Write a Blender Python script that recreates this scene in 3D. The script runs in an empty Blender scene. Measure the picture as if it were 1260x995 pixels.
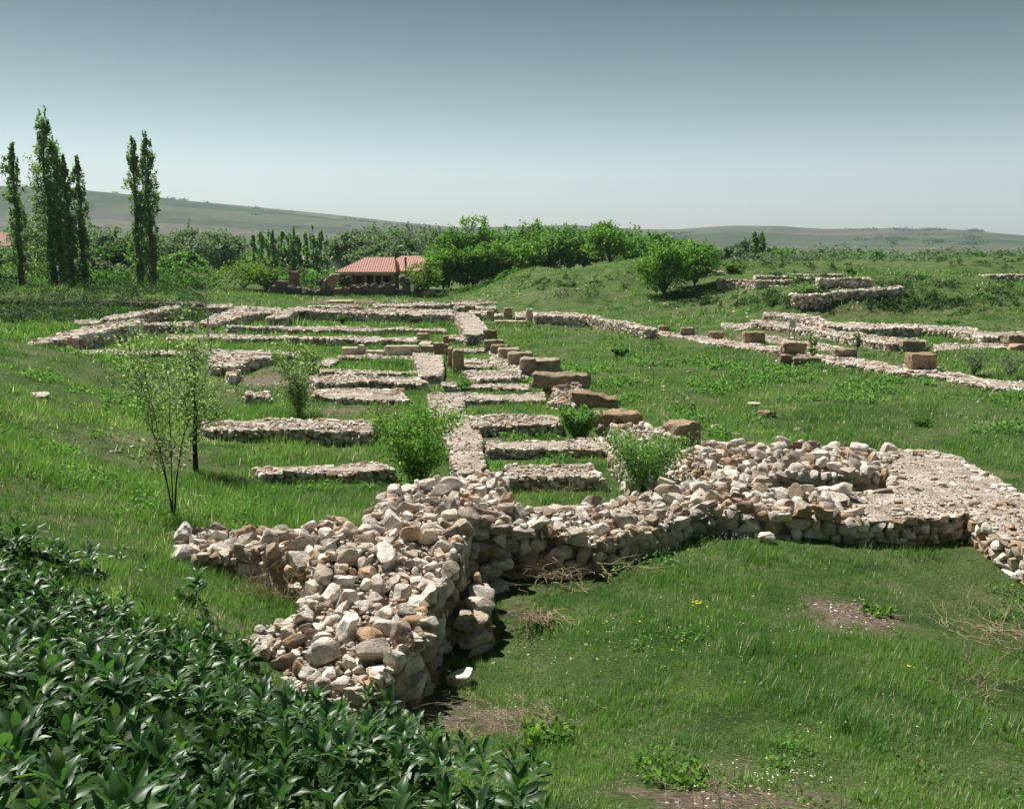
import bpy, math, random
import numpy as np
from mathutils.geometry import tessellate_polygon
from mathutils import Vector, Matrix, noise as mnoise

# ------------------------------------------------------------------ camera, world, light
scene = bpy.context.scene
COL = scene.collection
H = 5.2; PITCH = math.radians(9.4); F = 1185.0; CX, CY = 630.0, 497.5
cam_d = bpy.data.cameras.new('camera'); cam = bpy.data.objects.new('camera', cam_d); COL.objects.link(cam)
cam.location = (0, 0, H); cam.rotation_euler = (math.pi/2 - PITCH, 0, 0)
cam_d.sensor_fit = 'HORIZONTAL'; cam_d.sensor_width = 36.0; cam_d.lens = 36.0*F/1260.0
cam_d.clip_start = 0.05; cam_d.clip_end = 20000
scene.camera = cam

SUN_EL = math.radians(54)
sx, sy = -0.64, 0.77
SUN_AZ = math.atan2(sx, sy)
world = bpy.data.worlds.new('World'); scene.world = world; world.use_nodes = True
wn = world.node_tree; wn.nodes.clear()
wo = wn.nodes.new('ShaderNodeOutputWorld'); bg = wn.nodes.new('ShaderNodeBackground')
sky = wn.nodes.new('ShaderNodeTexSky'); sky.sky_type = 'NISHITA'; sky.sun_disc = False
sky.sun_elevation = SUN_EL; sky.sun_rotation = SUN_AZ
sky.air_density = 1.0; sky.dust_density = 1.2; sky.ozone_density = 1.0; sky.altitude = 900
hs = wn.nodes.new('ShaderNodeHueSaturation'); hs.inputs['Saturation'].default_value = 0.60
hs.inputs['Hue'].default_value = 0.485
gm = wn.nodes.new('ShaderNodeGamma'); gm.inputs['Gamma'].default_value = 1.1
wn.links.new(sky.outputs[0], hs.inputs['Color']); wn.links.new(hs.outputs[0], gm.inputs['Color'])
tc = wn.nodes.new('ShaderNodeTexCoord'); sxz = wn.nodes.new('ShaderNodeSeparateXYZ'); wn.links.new(tc.outputs['Generated'], sxz.inputs[0])
def wmath(op, a, b=0.0):
    n = wn.nodes.new('ShaderNodeMath'); n.operation = op
    for s_, v in ((n.inputs[0], a), (n.inputs[1], b)):
        if hasattr(v, 'is_output'): wn.links.new(v, s_)
        else: s_.default_value = v
    return n.outputs[0]
# clear air: the sky deepens quickly from the pale horizon upwards (same all round the compass)
zr = wn.nodes.new('ShaderNodeValToRGB'); zr.color_ramp.interpolation = 'B_SPLINE'
SKY_STOPS = [(0.0, (1.24, 1.20, 1.14)), (.05, (1.14, 1.15, 1.10)), (.13, (.62, .69, .665)), (.23, (.265, .33, .32)), (.33, (.17, .22, .22)), (1.0, (.155, .20, .21))]
while len(zr.color_ramp.elements) < len(SKY_STOPS): zr.color_ramp.elements.new(.5)
for e_, (p_, c_) in zip(zr.color_ramp.elements, SKY_STOPS): e_.position = p_; e_.color = (*c_, 1)
wn.links.new(sxz.outputs[2], zr.inputs[0])
mm = wn.nodes.new('ShaderNodeMix'); mm.data_type = 'RGBA'; mm.blend_type = 'MULTIPLY'; mm.inputs[0].default_value = 1
wn.links.new(gm.outputs[0], mm.inputs[6]); wn.links.new(zr.outputs[0], mm.inputs[7])
wn.links.new(mm.outputs[2], bg.inputs['Color']); bg.inputs['Strength'].default_value = 0.060
wn.links.new(bg.outputs[0], wo.inputs['Surface'])

sd = bpy.data.lights.new('sun', 'SUN'); sd.energy = 5.0; sd.angle = math.radians(0.5); sd.color = (1.0, 0.955, 0.89)
sun = bpy.data.objects.new('sun', sd); COL.objects.link(sun)
sdir = Vector((sx*math.cos(SUN_EL), sy*math.cos(SUN_EL), math.sin(SUN_EL)))
sun.rotation_euler = sdir.to_track_quat('Z', 'Y').to_euler()
sun.location = (-30, 20, 60)
vs = scene.view_settings; vs.view_transform = 'Standard'; vs.look = 'None'; vs.exposure = 0.62; vs.gamma = 1.0
scene.cycles.max_bounces = 5; scene.cycles.diffuse_bounces = 2; scene.cycles.transparent_max_bounces = 8
scene.cycles.volume_bounces = 0

RNG = np.random.default_rng(7)
R = random.Random(11)

# ------------------------------------------------------------------ pixel <-> place
cp, sp = math.cos(PITCH), math.sin(PITCH)
def ray(px, py):
    dx = (px-CX)/F; dy = -(py-CY)/F
    return (dx, cp + dy*sp, -sp + dy*cp)
def at(px, py, z=0.0):
    r = ray(px, py); t = (z-H)/r[2]
    return (r[0]*t, r[1]*t, z)
def atY(px, py, Y):
    r = ray(px, py); t = Y/r[1]
    return (r[0]*t, Y, H + r[2]*t)

# ------------------------------------------------------------------ value noise
def _h(ix, iy, s):
    n = (ix.astype(np.int64)*374761393 + iy.astype(np.int64)*668265263 + s*1442695041) & 0x7fffffff
    n = ((n ^ (n >> 13))*1274126177) & 0x7fffffff
    return ((n ^ (n >> 16)) & 0xffff)/65535.0
def vnoise(x, y, sc, seed=0):
    x = np.asarray(x, float)/sc; y = np.asarray(y, float)/sc
    ix = np.floor(x); iy = np.floor(y); fx = x-ix; fy = y-iy
    fx = fx*fx*(3-2*fx); fy = fy*fy*(3-2*fy)
    a = _h(ix, iy, seed); b = _h(ix+1, iy, seed); c = _h(ix, iy+1, seed); d = _h(ix+1, iy+1, seed)
    return (a*(1-fx)+b*fx)*(1-fy) + (c*(1-fx)+d*fx)*fy - 0.5

# ------------------------------------------------------------------ terrain
CPT = []
def cz(px, py, z): p = at(px, py, z); CPT.append(p)
def cY(px, py, Y): p = atY(px, py, Y); CPT.append(p)
for px, py in [(300,600),(450,620),(400,540),(430,500),(300,540),(500,440),(450,445),(400,412),(300,410),(230,440),(700,420),(650,560),
               (700,530),(800,450),(900,485),(1000,520),(1100,485),(1200,505),(1260,530),(900,440),(1260,585),(640,402),(560,402),
               (500,376),(600,392),(1050,470),(1000,450),(700,600),(670,690),(1040,592),(720,690),(640,705),(600,740),(540,860),(160,490),
               (100,450),(50,402),(900,520),(1100,530),(1400,600),(600,500),(440,560)]:
    cz(px, py, 0.0)
for px, py, z in [(800,672,.14),(700,700,.06),(900,664,.14),(560,790,0),(600,850,.08),(800,800,.38),(1000,664,.14),(1150,664,.12),(1050,760,.36),(1200,820,.18),(1240,775,-.08),
                  (600,950,.5),(800,950,.8),(1000,980,.9),(1200,980,.85),(900,880,.58),(500,905,.35),(560,940,.6),(330,845,.75),(420,885,.55),
                  (200,690,.85),(280,730,.75),(320,770,.8),(100,600,1.0),(60,480,1.15),(100,510,.6),(150,560,.45),(190,600,.45),(240,640,.4),(215,635,.6),
                  (300,650,.35),(380,640,.2),(250,600,.15),(100,660,1.2),(130,720,1.35),
                  (0,360,1.2),(100,358,1.2),(200,361,1.2),(-150,362,1.3),(0,388,0),(-120,392,.2),(200,386,.05),(260,368,.5),(300,370,.3),
                  (400,371,.15),(1180,425,.15),(1260,440,.2),(960,413,.1),(660,381,.05),(720,384,.1),(820,398,.1),(900,398,.3),
                  (600,376,0),(560,368,0),(1350,820,.05),(1400,720,-.15)]:
    cz(px, py, z)
for px, py, Y in [(0,600,15),(0,500,22),(0,440,30),(0,414,38),(30,424,36),(-100,420,36),(50,560,17),(0,665,12),(0,800,7),(-150,700,9),(0,990,4.2),(300,990,4.6),(500,990,5.6),(600,960,6.2),
                  (200,850,6.8),(-150,600,15),(490,366,95),(400,364,100),(640,337,100),(700,327,92),(780,322,88),(680,360,80),(780,365,78),(820,345,85),
                  (850,390,70),(860,365,76),(900,352,79),(1000,362,67),(950,364,70),(1120,362,67),(1180,370,64),(1000,385,66),(1100,385,64),(1200,393,60),(1060,360,67),(1200,352,70),(1260,345,86),
                  (1000,327,105),(1260,318,118),(900,326,106),(1120,322,110),(600,357,102),(560,362,100),(1100,345,79),(1400,400,60),(1400,340,90),
                  (1000,345,80),(720,340,90)]:
    cY(px, py, Y)
CPT += [(0,0,3.4),(-3,0,3.9),(3,0,3.0),(0,-6,3.6),(8,0,2.4),(-8,0,4.3),(-12,8,3.4),(14,4,1.6),(-20,15,2.6),(25,15,.3),(-30,-10,5),(30,-10,2),
        (-35,25,2.0),(-60,60,1.5),(-60,90,1.2),(70,60,2.6),(80,90,3.6),(60,30,.4),
        (-60,130,.8),(0,130,.2),(60,130,3.2),(-30,110,.9),(0,112,.3)]
CP = np.array(CPT); 
def _warp(P):
    return P
def _k(d2): return np.sqrt(d2 + 4.0)
_A = _k(((CP[:, None, :2]-CP[None, :, :2])**2).sum(-1)) + np.eye(len(CP))*(-0.35)
_n = len(CP); _M = np.zeros((_n+1, _n+1)); _M[:_n, :_n] = _A; _M[:_n, _n] = 1; _M[_n, :_n] = 1
_W = np.linalg.solve(_M, np.append(CP[:, 2], 0))
def sstep(a, b, x):
    t = np.clip((x-a)/(b-a), 0, 1); return t*t*(3-2*t)
def terr(x, y):
    x = np.atleast_1d(np.asarray(x, float)); y = np.atleast_1d(np.asarray(y, float))
    xc = np.clip(x, -75, 85); yc = np.clip(y, -14, 135)
    z = np.full(x.shape, _W[_n])
    if x.size <= 4000:
        z = z + _k((xc[:, None]-CP[None, :, 0])**2+(yc[:, None]-CP[None, :, 1])**2)@_W[:_n]
    else:
        for i in range(_n):
            z += _W[i]*_k((xc-CP[i, 0])**2 + (yc-CP[i, 1])**2)
    far = sstep(125, 260, np.hypot(x, y))
    z = z*(1-far) + far*(-2.0 + 1.5*vnoise(x, y, 150, 3))
    near = 1-far
    z = z + near*(0.10*vnoise(x, y, 5, 1) + 0.06*vnoise(x, y, 1.6, 2) + 0.035*vnoise(x, y, .55, 5))
    slope = sstep(0.3, 1.2, z)*near*sstep(40, 60, y)*sstep(-6, 6, x)
    z = z + slope*(1.25*vnoise(x, y, 7, 8)+0.55*vnoise(x, y, 2.8, 9))
    lft = sstep(-2.5, -5, x)*sstep(44, 36, y)*near
    z = z + lft*(0.16*vnoise(x, y, 2.4, 18)+0.10*vnoise(x, y, .9, 19))
    return z
def tz(x, y): return float(terr(x, y)[0])
def ground(px, py):
    """the place on the terrain seen at a pixel"""
    r = np.array(ray(px, py)); lo = None
    ts = np.geomspace(2.5, 400, 900); P = ts[:, None]*r + np.array([0, 0, H])
    below = P[:, 2] < terr(P[:, 0], P[:, 1])
    i = int(np.argmax(below)) if below.any() else len(ts)-1
    return (float(P[i, 0]), float(P[i, 1]), tz(P[i, 0], P[i, 1]))

# ------------------------------------------------------------------ material helpers
def new_mat(name, rough=0.9, spec=0.2):
    m = bpy.data.materials.new(name); m.use_nodes = True; nt = m.node_tree; nt.nodes.clear()
    out = nt.nodes.new('ShaderNodeOutputMaterial'); b = nt.nodes.new('ShaderNodeBsdfPrincipled')
    b.inputs['Roughness'].default_value = rough; b.inputs['Specular IOR Level'].default_value = spec
    nt.links.new(b.outputs[0], out.inputs['Surface'])
    return m, nt, b, out
def node(nt, t, **kw):
    n = nt.nodes.new(t)
    for k, v in kw.items(): setattr(n, k, v)
    return n
def ramp(nt, fac, stops, interp='LINEAR'):
    r = nt.nodes.new('ShaderNodeValToRGB'); cr = r.color_ramp; cr.interpolation = interp
    while len(cr.elements) < len(stops): cr.elements.new(0.5)
    for e, (p, c) in zip(cr.elements, stops): e.position = p; e.color = (*c, 1)
    if fac is not None: nt.links.new(fac, r.inputs[0])
    return r.outputs[0]
def tnoise(nt, vec, scale, detail=4, rough=0.6):
    n = nt.nodes.new('ShaderNodeTexNoise'); n.inputs['Scale'].default_value = scale
    n.inputs['Detail'].default_value = detail; n.inputs['Roughness'].default_value = rough
    if vec is not None: nt.links.new(vec, n.inputs['Vector'])
    return n.outputs['Fac']
def mix(nt, fac, a, b, blend='MIX'):
    n = nt.nodes.new('ShaderNodeMix'); n.data_type = 'RGBA'; n.blend_type = blend
    for s, v in ((n.inputs[0], fac), (n.inputs[6], a), (n.inputs[7], b)):
        if hasattr(v, 'is_output'): nt.links.new(v, s)
        elif isinstance(v, (int, float)): s.default_value = v
        else: s.default_value = (*v, 1)
    return n.outputs[2]
def math_n(nt, op, a, b=0.0):
    n = nt.nodes.new('ShaderNodeMath'); n.operation = op
    for s, v in ((n.inputs[0], a), (n.inputs[1], b)):
        if hasattr(v, 'is_output'): nt.links.new(v, s)
        else: s.default_value = v
    return n.outputs[0]
def bump(nt, h, strength, dist, bsdf):
    n = nt.nodes.new('ShaderNodeBump'); n.inputs['Strength'].default_value = strength; n.inputs['Distance'].default_value = dist
    nt.links.new(h, n.inputs['Height']); nt.links.new(n.outputs[0], bsdf.inputs['Normal'])
def geo_pos(nt): return nt.nodes.new('ShaderNodeNewGeometry').outputs['Position']
def attr(nt, name):
    a = nt.nodes.new('ShaderNodeAttribute'); a.attribute_name = name; return a.outputs['Fac']

def stone_mat(name, stops, speck=0.5, lichen=0.5, bscale=14, bstr=1.0):
    m, nt, b, o = new_mat(name, 0.92, 0.15)
    pos = geo_pos(nt)
    rnd = math_n(nt, 'FRACT', math_n(nt, 'ADD', nt.nodes.new('ShaderNodeObjectInfo').outputs['Random'], attr(nt, 'rnd')))
    base = ramp(nt, rnd, stops)
    n1 = tnoise(nt, pos, bscale*.45, 5, .65); n2 = tnoise(nt, pos, bscale*3, 4, .7)
    c = mix(nt, 1.0, base, ramp(nt, n1, [(.3, (.50, .45, .40)), (.5, (1.0, .97, .93)), (.7, (1.35, 1.30, 1.22))]), 'MULTIPLY')
    c = mix(nt, speck, c, ramp(nt, n2, [(.36, (.35, .34, .32)), (.5, (1, 1, 1)), (.68, (1.25, 1.25, 1.25))]), 'MULTIPLY')
    lf = ramp(nt, tnoise(nt, pos, 3.1, 6, .75), [(.56, (0, 0, 0)), (.66, (1, 1, 1))])
    lf = math_n(nt, 'MULTIPLY', lf, lichen)
    c = mix(nt, lf, c, (.44, .20, .06))
    nt.links.new(c, b.inputs['Base Color'])
    hgt = math_n(nt, 'ADD', n1, math_n(nt, 'MULTIPLY', n2, .4))
    bump(nt, hgt, bstr, 0.05, b)
    return m
LIME = [(0.0, (.64,.59,.53)), (.12, (.84,.80,.74)), (.24, (.44,.37,.31)), (.36, (.88,.85,.80)), (.46, (.56,.53,.49)), (.55, (.30,.24,.19)), (.64, (.76,.67,.56)),
        (.71, (.46,.30,.18)), (.77, (.34,.31,.28)), (.84, (.82,.79,.75)), (.90, (.42,.29,.19)), (.95, (.26,.21,.17)), (1.0, (.80,.75,.68))]
M = {}
M['stone'] = stone_mat('limestone_rubble', LIME, .5, .45)
M['stone_far'] = stone_mat('limestone_rubble_far', LIME, .4, .25, 6, .6)
M['block'] = stone_mat('weathered_block', [(0, (.36,.31,.24)), (.5, (.28,.24,.18)), (1, (.42,.36,.28))], .9, .6, 8, 1.3)
M['block_orange'] = stone_mat('lichen_block', [(0, (.38,.29,.20)), (.5, (.31,.235,.165)), (1, (.43,.34,.25))], .95, .8, 8, 1.4)
M['andesite'] = stone_mat('dark_ruin_stone', [(0, (.17,.155,.14)), (.5, (.12,.112,.105)), (1, (.22,.19,.165))], .5, .12, 5, .9)
M['ashlar'] = stone_mat('pale_ashlar', [(0, (.52,.47,.38)), (.5, (.45,.41,.33)), (1, (.58,.52,.43))], .4, .2, 6, .5)
M['pink'] = stone_mat('pink_stone', [(0, (.34,.23,.18)), (.5, (.26,.18,.14)), (1, (.38,.28,.22))], .4, .3, 6, .6)
M['red'] = stone_mat('red_stone', [(0, (.34,.15,.10)), (1, (.30,.14,.09))], .4, .1, 8, .6)
M['white'] = stone_mat('white_stone', [(0, (.78,.74,.68)), (1, (.74,.70,.64))], .3, .0, 8, .5)

def gravel_mat():
    m, nt, b, o = new_mat('gravel', .95, .1)
    pos = geo_pos(nt)
    v = node(nt, 'ShaderNodeTexVoronoi'); v.inputs['Scale'].default_value = 24; nt.links.new(pos, v.inputs['Vector'])
    v.inputs['Randomness'].default_value = 1
    cc = node(nt, 'ShaderNodeSeparateColor'); nt.links.new(v.outputs['Color'], cc.inputs[0])
    c = ramp(nt, cc.outputs[0], [(0, (.42,.34,.28)), (.4, (.56,.47,.40)), (.75, (.68,.60,.52)), (1, (.84,.79,.71))])
    n = tnoise(nt, pos, 2.2, 4, .6)
    c = mix(nt, ramp(nt, n, [(.4, (0, 0, 0)), (.62, (1, 1, 1))]), c, (.36, .30, .25))
    c = mix(nt, .8, c, ramp(nt, v.outputs['Distance'], [(0, (1, 1, 1)), (.55, (.85, .85, .85)), (1, (.45, .45, .45))]), 'MULTIPLY')
    nt.links.new(c, b.inputs['Base Color'])
    h = math_n(nt, 'ADD', math_n(nt, 'MULTIPLY', v.outputs['Distance'], -1.0), tnoise(nt, pos, 40, 3, .6))
    bump(nt, h, .9, .03, b)
    return m
M['gravel'] = gravel_mat()
def core_mat():
    m, nt, b, o = new_mat('wall_core_earth', .95, .1)
    pos = geo_pos(nt)
    c = ramp(nt, tnoise(nt, pos, 6, 5, .7), [(.3, (.10,.08,.06)), (.5, (.22,.18,.14)), (.7, (.34,.29,.23))])
    nt.links.new(c, b.inputs['Base Color']); bump(nt, tnoise(nt, pos, 18, 4, .7), 1, .08, b)
    return m
M['core'] = core_mat()
def ground_mat():
    m, nt, b, o = new_mat('grassy_ground', .95, .1)
    pos = geo_pos(nt)
    a = tnoise(nt, pos, .9, 6, .7); d = tnoise(nt, pos, 26, 7, .8); e = tnoise(nt, pos, .17, 4, .55)
    c = ramp(nt, a, [(.30, (.020,.052,.015)), (.44, (.060,.118,.030)), (.56, (.110,.165,.050)), (.70, (.19,.185,.125))])
    c = mix(nt, math_n(nt, 'MULTIPLY', ramp(nt, e, [(.44, (0, 0, 0)), (.68, (1, 1, 1))]), .55), c, (.16, .165, .09))
    c = mix(nt, .9, c, ramp(nt, d, [(.34, (.22,.25,.2)), (.5, (.9,.95,.85)), (.66, (2.0,1.85,1.7))]), 'MULTIPLY')  # dark flecks put the shadow between grass blades into the ground colour
    soil = ramp(nt, tnoise(nt, pos, 14, 5, .7), [(.3, (.10,.075,.055)), (.5, (.21,.165,.125)), (.68, (.36,.29,.23))])
    wob = math_n(nt, 'ADD', attr(nt, 'bare'), math_n(nt, 'MULTIPLY', math_n(nt, 'SUBTRACT', tnoise(nt, pos, 3.2, 7, .8), .5), 3.2))
    c = mix(nt, ramp(nt, wob, [(.48, (0, 0, 0)), (.72, (1, 1, 1))]), c, soil)
    # the plain far away: fields
    far = attr(nt, 'far')
    fv = node(nt, 'ShaderNodeTexVoronoi'); fv.inputs['Scale'].default_value = .006; nt.links.new(pos, fv.inputs['Vector'])
    sc = node(nt, 'ShaderNodeSeparateColor'); nt.links.new(fv.outputs['Color'], sc.inputs[0])
    fc = ramp(nt, sc.outputs[0], [(0, (.06,.10,.035)), (.4, (.09,.13,.05)), (.7, (.14,.13,.08)), (1, (.07,.12,.04))])
    c = mix(nt, far, c, fc)
    nt.links.new(c, b.inputs['Base Color'])
    h = math_n(nt, 'ADD', math_n(nt, 'MULTIPLY', a, 2.0), d)
    bump(nt, h, .8, .10, b)
    return m
M['ground'] = ground_mat()
def leafy(name, stops, trans=.48, rough=.6, spec=.3, tcol=1.6):
    m, nt, b, o = new_mat(name, rough, spec)
    r = math_n(nt, 'FRACT', math_n(nt, 'ADD', attr(nt, 'rnd'), nt.nodes.new('ShaderNodeObjectInfo').outputs['Random'])) if name.startswith('dock') else attr(nt, 'rnd')
    c = ramp(nt, r, stops)
    nt.links.new(c, b.inputs['Base Color'])
    t = node(nt, 'ShaderNodeBsdfTranslucent')
    tc = mix(nt, 1.0, c, (tcol*.95, tcol*1.08, tcol*.62), 'MULTIPLY'); nt.links.new(tc, t.inputs['Color'])
    mx = node(nt, 'ShaderNodeMixShader'); mx.inputs[0].default_value = trans
    nt.links.new(b.outputs[0], mx.inputs[1]); nt.links.new(t.outputs[0], mx.inputs[2]); nt.links.new(mx.outputs[0], o.inputs['Surface'])
    return m
M['grass'] = leafy('grass_blades', [(0, (0.066, 0.147, 0.035)), (.35, (0.112, 0.229, 0.050)), (.7, (0.188, 0.317, 0.080)), (.86, (0.271, 0.370, 0.133)), (.92, (0.544, 0.487, 0.358)), (1, (0.824, 0.693, 0.643))], .38, .55, .3)
M['leaf_poplar'] = leafy('poplar_foliage', [(0, (0.085, 0.151, 0.059)), (.5, (0.147, 0.237, 0.089)), (1, (0.233, 0.322, 0.133))], .55)
M['leaf_pale'] = leafy('pale_sapling_foliage', [(0, (0.115, 0.172, 0.072)), (.5, (0.196, 0.265, 0.120)), (1, (0.345, 0.414, 0.240))], .5)
M['leaf_bright'] = leafy('bright_foliage', [(0, (0.066, 0.145, 0.026)), (.5, (0.125, 0.248, 0.044)), (1, (0.205, 0.338, 0.079))])
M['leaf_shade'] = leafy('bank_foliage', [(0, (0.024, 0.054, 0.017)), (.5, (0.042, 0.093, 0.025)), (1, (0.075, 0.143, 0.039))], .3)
M['leaf_mid'] = leafy('mid_foliage', [(0, (0.083, 0.172, 0.049)), (.5, (0.128, 0.253, 0.069)), (1, (0.200, 0.333, 0.099))])
M['leaf_grey'] = leafy('grey_green_foliage', [(0, (0.085, 0.128, 0.085)), (.5, (0.133, 0.192, 0.121)), (1, (0.198, 0.254, 0.170))])
M['leaf_dark'] = leafy('dark_foliage', [(0, (0.043, 0.098, 0.025)), (.5, (0.069, 0.153, 0.036)), (1, (0.108, 0.206, 0.050))])
M['leaf_yellow'] = leafy('yellow_green_foliage', [(0, (0.084, 0.150, 0.027)), (.5, (0.122, 0.206, 0.038)), (1, (0.178, 0.275, 0.065))])
M['dock'] = leafy('dock_leaf', [(0, (.018,.056,.015)), (.5, (.032,.092,.022)), (.85, (.058,.140,.030)), (1, (.10,.17,.04))], .28, .44, .42, 2.2)
def simple(name, col, rough=.9, spec=.2, var=.3, sc=8, bs=.3):
    m, nt, b, o = new_mat(name, rough, spec); pos = geo_pos(nt)
    n = tnoise(nt, pos, sc, 4, .6)
    lo = tuple(c*(1-var) for c in col); hi = tuple(min(1, c*(1+var)) for c in col)
    nt.links.new(ramp(nt, n, [(.3, lo), (.7, hi)]), b.inputs['Base Color'])
    if bs: bump(nt, n, bs, .05, b)
    return m
M['bark'] = simple('bark', (.10,.078,.058), sc=20)
M['bark_dark'] = simple('dark_bark', (.05,.04,.032), sc=30)
M['pale_bark'] = simple('pale_bark', (.45,.41,.34), sc=20)
M['twig'] = simple('dry_twig', (.40,.31,.21), sc=30, var=.4)
M['plaster'] = simple('plaster', (.60,.56,.48), sc=2, var=.12)
M['rooftile'] = simple('red_roof_tile', (.52,.30,.24), sc=9, var=.45)
M['darkwood'] = simple('dark_opening', (.02,.018,.015), var=.2, bs=0)
M['wood'] = simple('brown_wood', (.12,.07,.04))
M['metal'] = simple('grey_metal', (.35,.35,.34), .5, .5, .1)
M['sign'] = simple('sign_board', (.75,.72,.60), .6, .3, .1)
M['yellow'] = simple('yellow_petal', (.80,.62,.02), .6, .2, .1, bs=0)
M['whitepetal'] = simple('white_petal', (.80,.80,.72), .6, .2, .05, bs=0)

# ------------------------------------------------------------------ object helpers
def link(o, parent=None):
    COL.objects.link(o)
    if parent is not None: o.parent = parent
    return o
def thing(name, label, cat, loc=(0, 0, 0), group=None, rz=0.0):
    o = bpy.data.objects.new(name, None); o.empty_display_size = .2; link(o)
    o.location = loc; o.rotation_euler = (0, 0, rz); o['label'] = label; o['category'] = cat
    if group: o['group'] = group
    return o
def tag(o, label, cat, group=None):
    o['label'] = label; o['category'] = cat
    if group: o['group'] = group
    return o
def mk_mesh(name, V, faces, mat, rnd=None, smooth=False, extra=None):
    """V (n,3); faces: list of int arrays (m,k)"""
    me = bpy.data.meshes.new(name)
    V = np.asarray(V, np.float32)
    faces = [np.asarray(f, np.int32) for f in faces if len(f)]
    loops = np.concatenate([f.ravel() for f in faces]); tot = np.concatenate([np.full(len(f), f.shape[1], np.int32) for f in faces])
    start = np.concatenate([[0], np.cumsum(tot)[:-1]]).astype(np.int32)
    me.vertices.add(len(V)); me.vertices.foreach_set('co', V.ravel())
    me.loops.add(len(loops)); me.loops.foreach_set('vertex_index', loops)
    me.polygons.add(len(tot)); me.polygons.foreach_set('loop_start', start); me.polygons.foreach_set('loop_total', tot)
    me.polygons.foreach_set('use_smooth', np.full(len(tot), smooth))
    me.update(calc_edges=True)
    if rnd is not None:
        a = me.attributes.new('rnd', 'FLOAT', 'POINT'); a.data.foreach_set('value', np.asarray(rnd, np.float32))
    if extra:
        for k, v in extra.items():
            a = me.attributes.new(k, 'FLOAT', 'POINT'); a.data.foreach_set('value', np.asarray(v, np.float32))
    if mat is not None: me.materials.append(mat)
    return me
def mk_obj(name, V, faces, mat, parent=None, rnd=None, smooth=False, extra=None, loc=None):
    V = np.asarray(V, float)
    if loc is not None: V = V - np.array(loc)
    elif parent is not None: V = V - np.array(parent.location)
    o = bpy.data.objects.new(name, mk_mesh(name, V, faces, mat, rnd, smooth, extra)); link(o, parent)
    if loc is not None: o.location = loc
    return o

# rocks ---------------------------------------------------------------
import bmesh
def rock_arrays(seed, sub):
    r = np.random.default_rng(seed)
    bm = bmesh.new(); bmesh.ops.create_icosphere(bm, subdivisions=sub, radius=1)
    V = np.array([v.co[:] for v in bm.verts]); T = np.array([[v.index for v in f.verts] for f in bm.faces]); bm.free()
    V = V*1.25
    nrm = r.normal(size=(10, 3)); nrm /= np.linalg.norm(nrm, axis=1)[:, None]
    nrm[0] = (0, 0, 1); nrm[1] = (0, 0, -1)
    ds = r.uniform(.52, .86, 10)
    for n_, d_ in zip(nrm, ds):
        dd = V@n_; ov = np.clip(dd-d_, 0, None); V = V - ov[:, None]*n_[None]*.93
    off = r.uniform(0, 50, 3)
    for i in range(len(V)):
        nv = mnoise.noise(Vector((V[i]*1.3+off).tolist())); n2 = mnoise.noise(Vector((V[i]*3.2+off).tolist()))
        V[i] *= 1 + .10*nv + .055*n2
    V /= np.abs(V).max(axis=0)
    return V, T
ROCK_HI = [rock_arrays(100+i, 4) for i in range(14)]
ROCK_MD = [rock_arrays(200+i, 3) for i in range(14)]
ROCK_LO = [rock_arrays(300+i, 2) for i in range(10)]
ROCK_XL = [rock_arrays(400+i, 1) for i in range(8)]
_rock_me = {}
def sharpen(me):
    try: me.set_sharp_from_angle(angle=math.radians(33))
    except Exception: pass
    return me
def rock_mesh(lvl, i, matkey):
    k = (lvl, i, matkey)
    if k not in _rock_me:
        V, T = (ROCK_HI, ROCK_MD, ROCK_LO)[lvl][i]
        _rock_me[k] = sharpen(mk_mesh('stone', V, [T], M[matkey], smooth=(lvl < 2)))
    return _rock_me[k]
def rot_batch(yaw, tilt, tdir):
    """rotation: yaw about z then tilt about a horizontal axis at angle tdir"""
    return (Matrix.Rotation(tilt, 3, Vector((math.cos(tdir), math.sin(tdir), 0))) @ Matrix.Rotation(yaw, 3, 'Z'))

class Stones:
    """collects stones (pos, half sizes, yaw, tilt, tdir, visible) for one thing"""
    def __init__(s): s.L = []
    def add(s, pos, half, yaw, tilt=0., tdir=0., vis=True, mat=None): s.L.append((pos, half, yaw, tilt, tdir, vis, mat))
    def build(s, root, matkey, min_px=8.5, limit=300, partname='stone'):
        base = Vector(root.location)
        scored = []
        for q in s.L:
            p, h = q[0], q[1]; D = math.hypot(p[0], p[1]); px = 2*(h[0]+h[2])*.5*F/max(D, 2)
            scored.append((px if q[5] else px*.2, px, q))
        scored.sort(key=lambda t: -t[0])
        parts = [t for t in scored[:limit] if t[0] >= min_px]
        rest = scored[len(parts):]
        for sc_, px, (p, h, yaw, tl, td, vis, mk) in parts:
            lvl = 0 if px > 42 else (1 if px > 20 else 2)
            me = rock_mesh(lvl, R.randrange(10 if lvl == 2 else 14), mk or matkey)
            o = bpy.data.objects.new(partname, me); link(o, root)
            o.matrix_local = Matrix.Translation(Vector(p)-base) @ rot_batch(yaw, tl, td).to_4x4() @ Matrix.Diagonal((h[0], h[1], h[2], 1))
        if rest:
            VV, TT, RR, n = [], [], [], 0
            for sc_, px, (p, h, yaw, tl, td, vis, mk) in rest:
                lib = ROCK_MD if px > 20 and vis else (ROCK_LO if px > 7.5 and vis else ROCK_XL)
                V, T = lib[R.randrange(len(lib))]
                m = np.array(rot_batch(yaw, tl, td)); W = (V*np.array(h))@m.T + np.array(p)
                VV.append(W); TT.append(T+n); RR.append(np.full(len(V), R.random())); n += len(V)
            o = mk_obj('small_rubble', np.concatenate(VV), [np.concatenate(TT)], M[matkey], root, np.concatenate(RR))
            o['kind'] = 'stuff'

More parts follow.
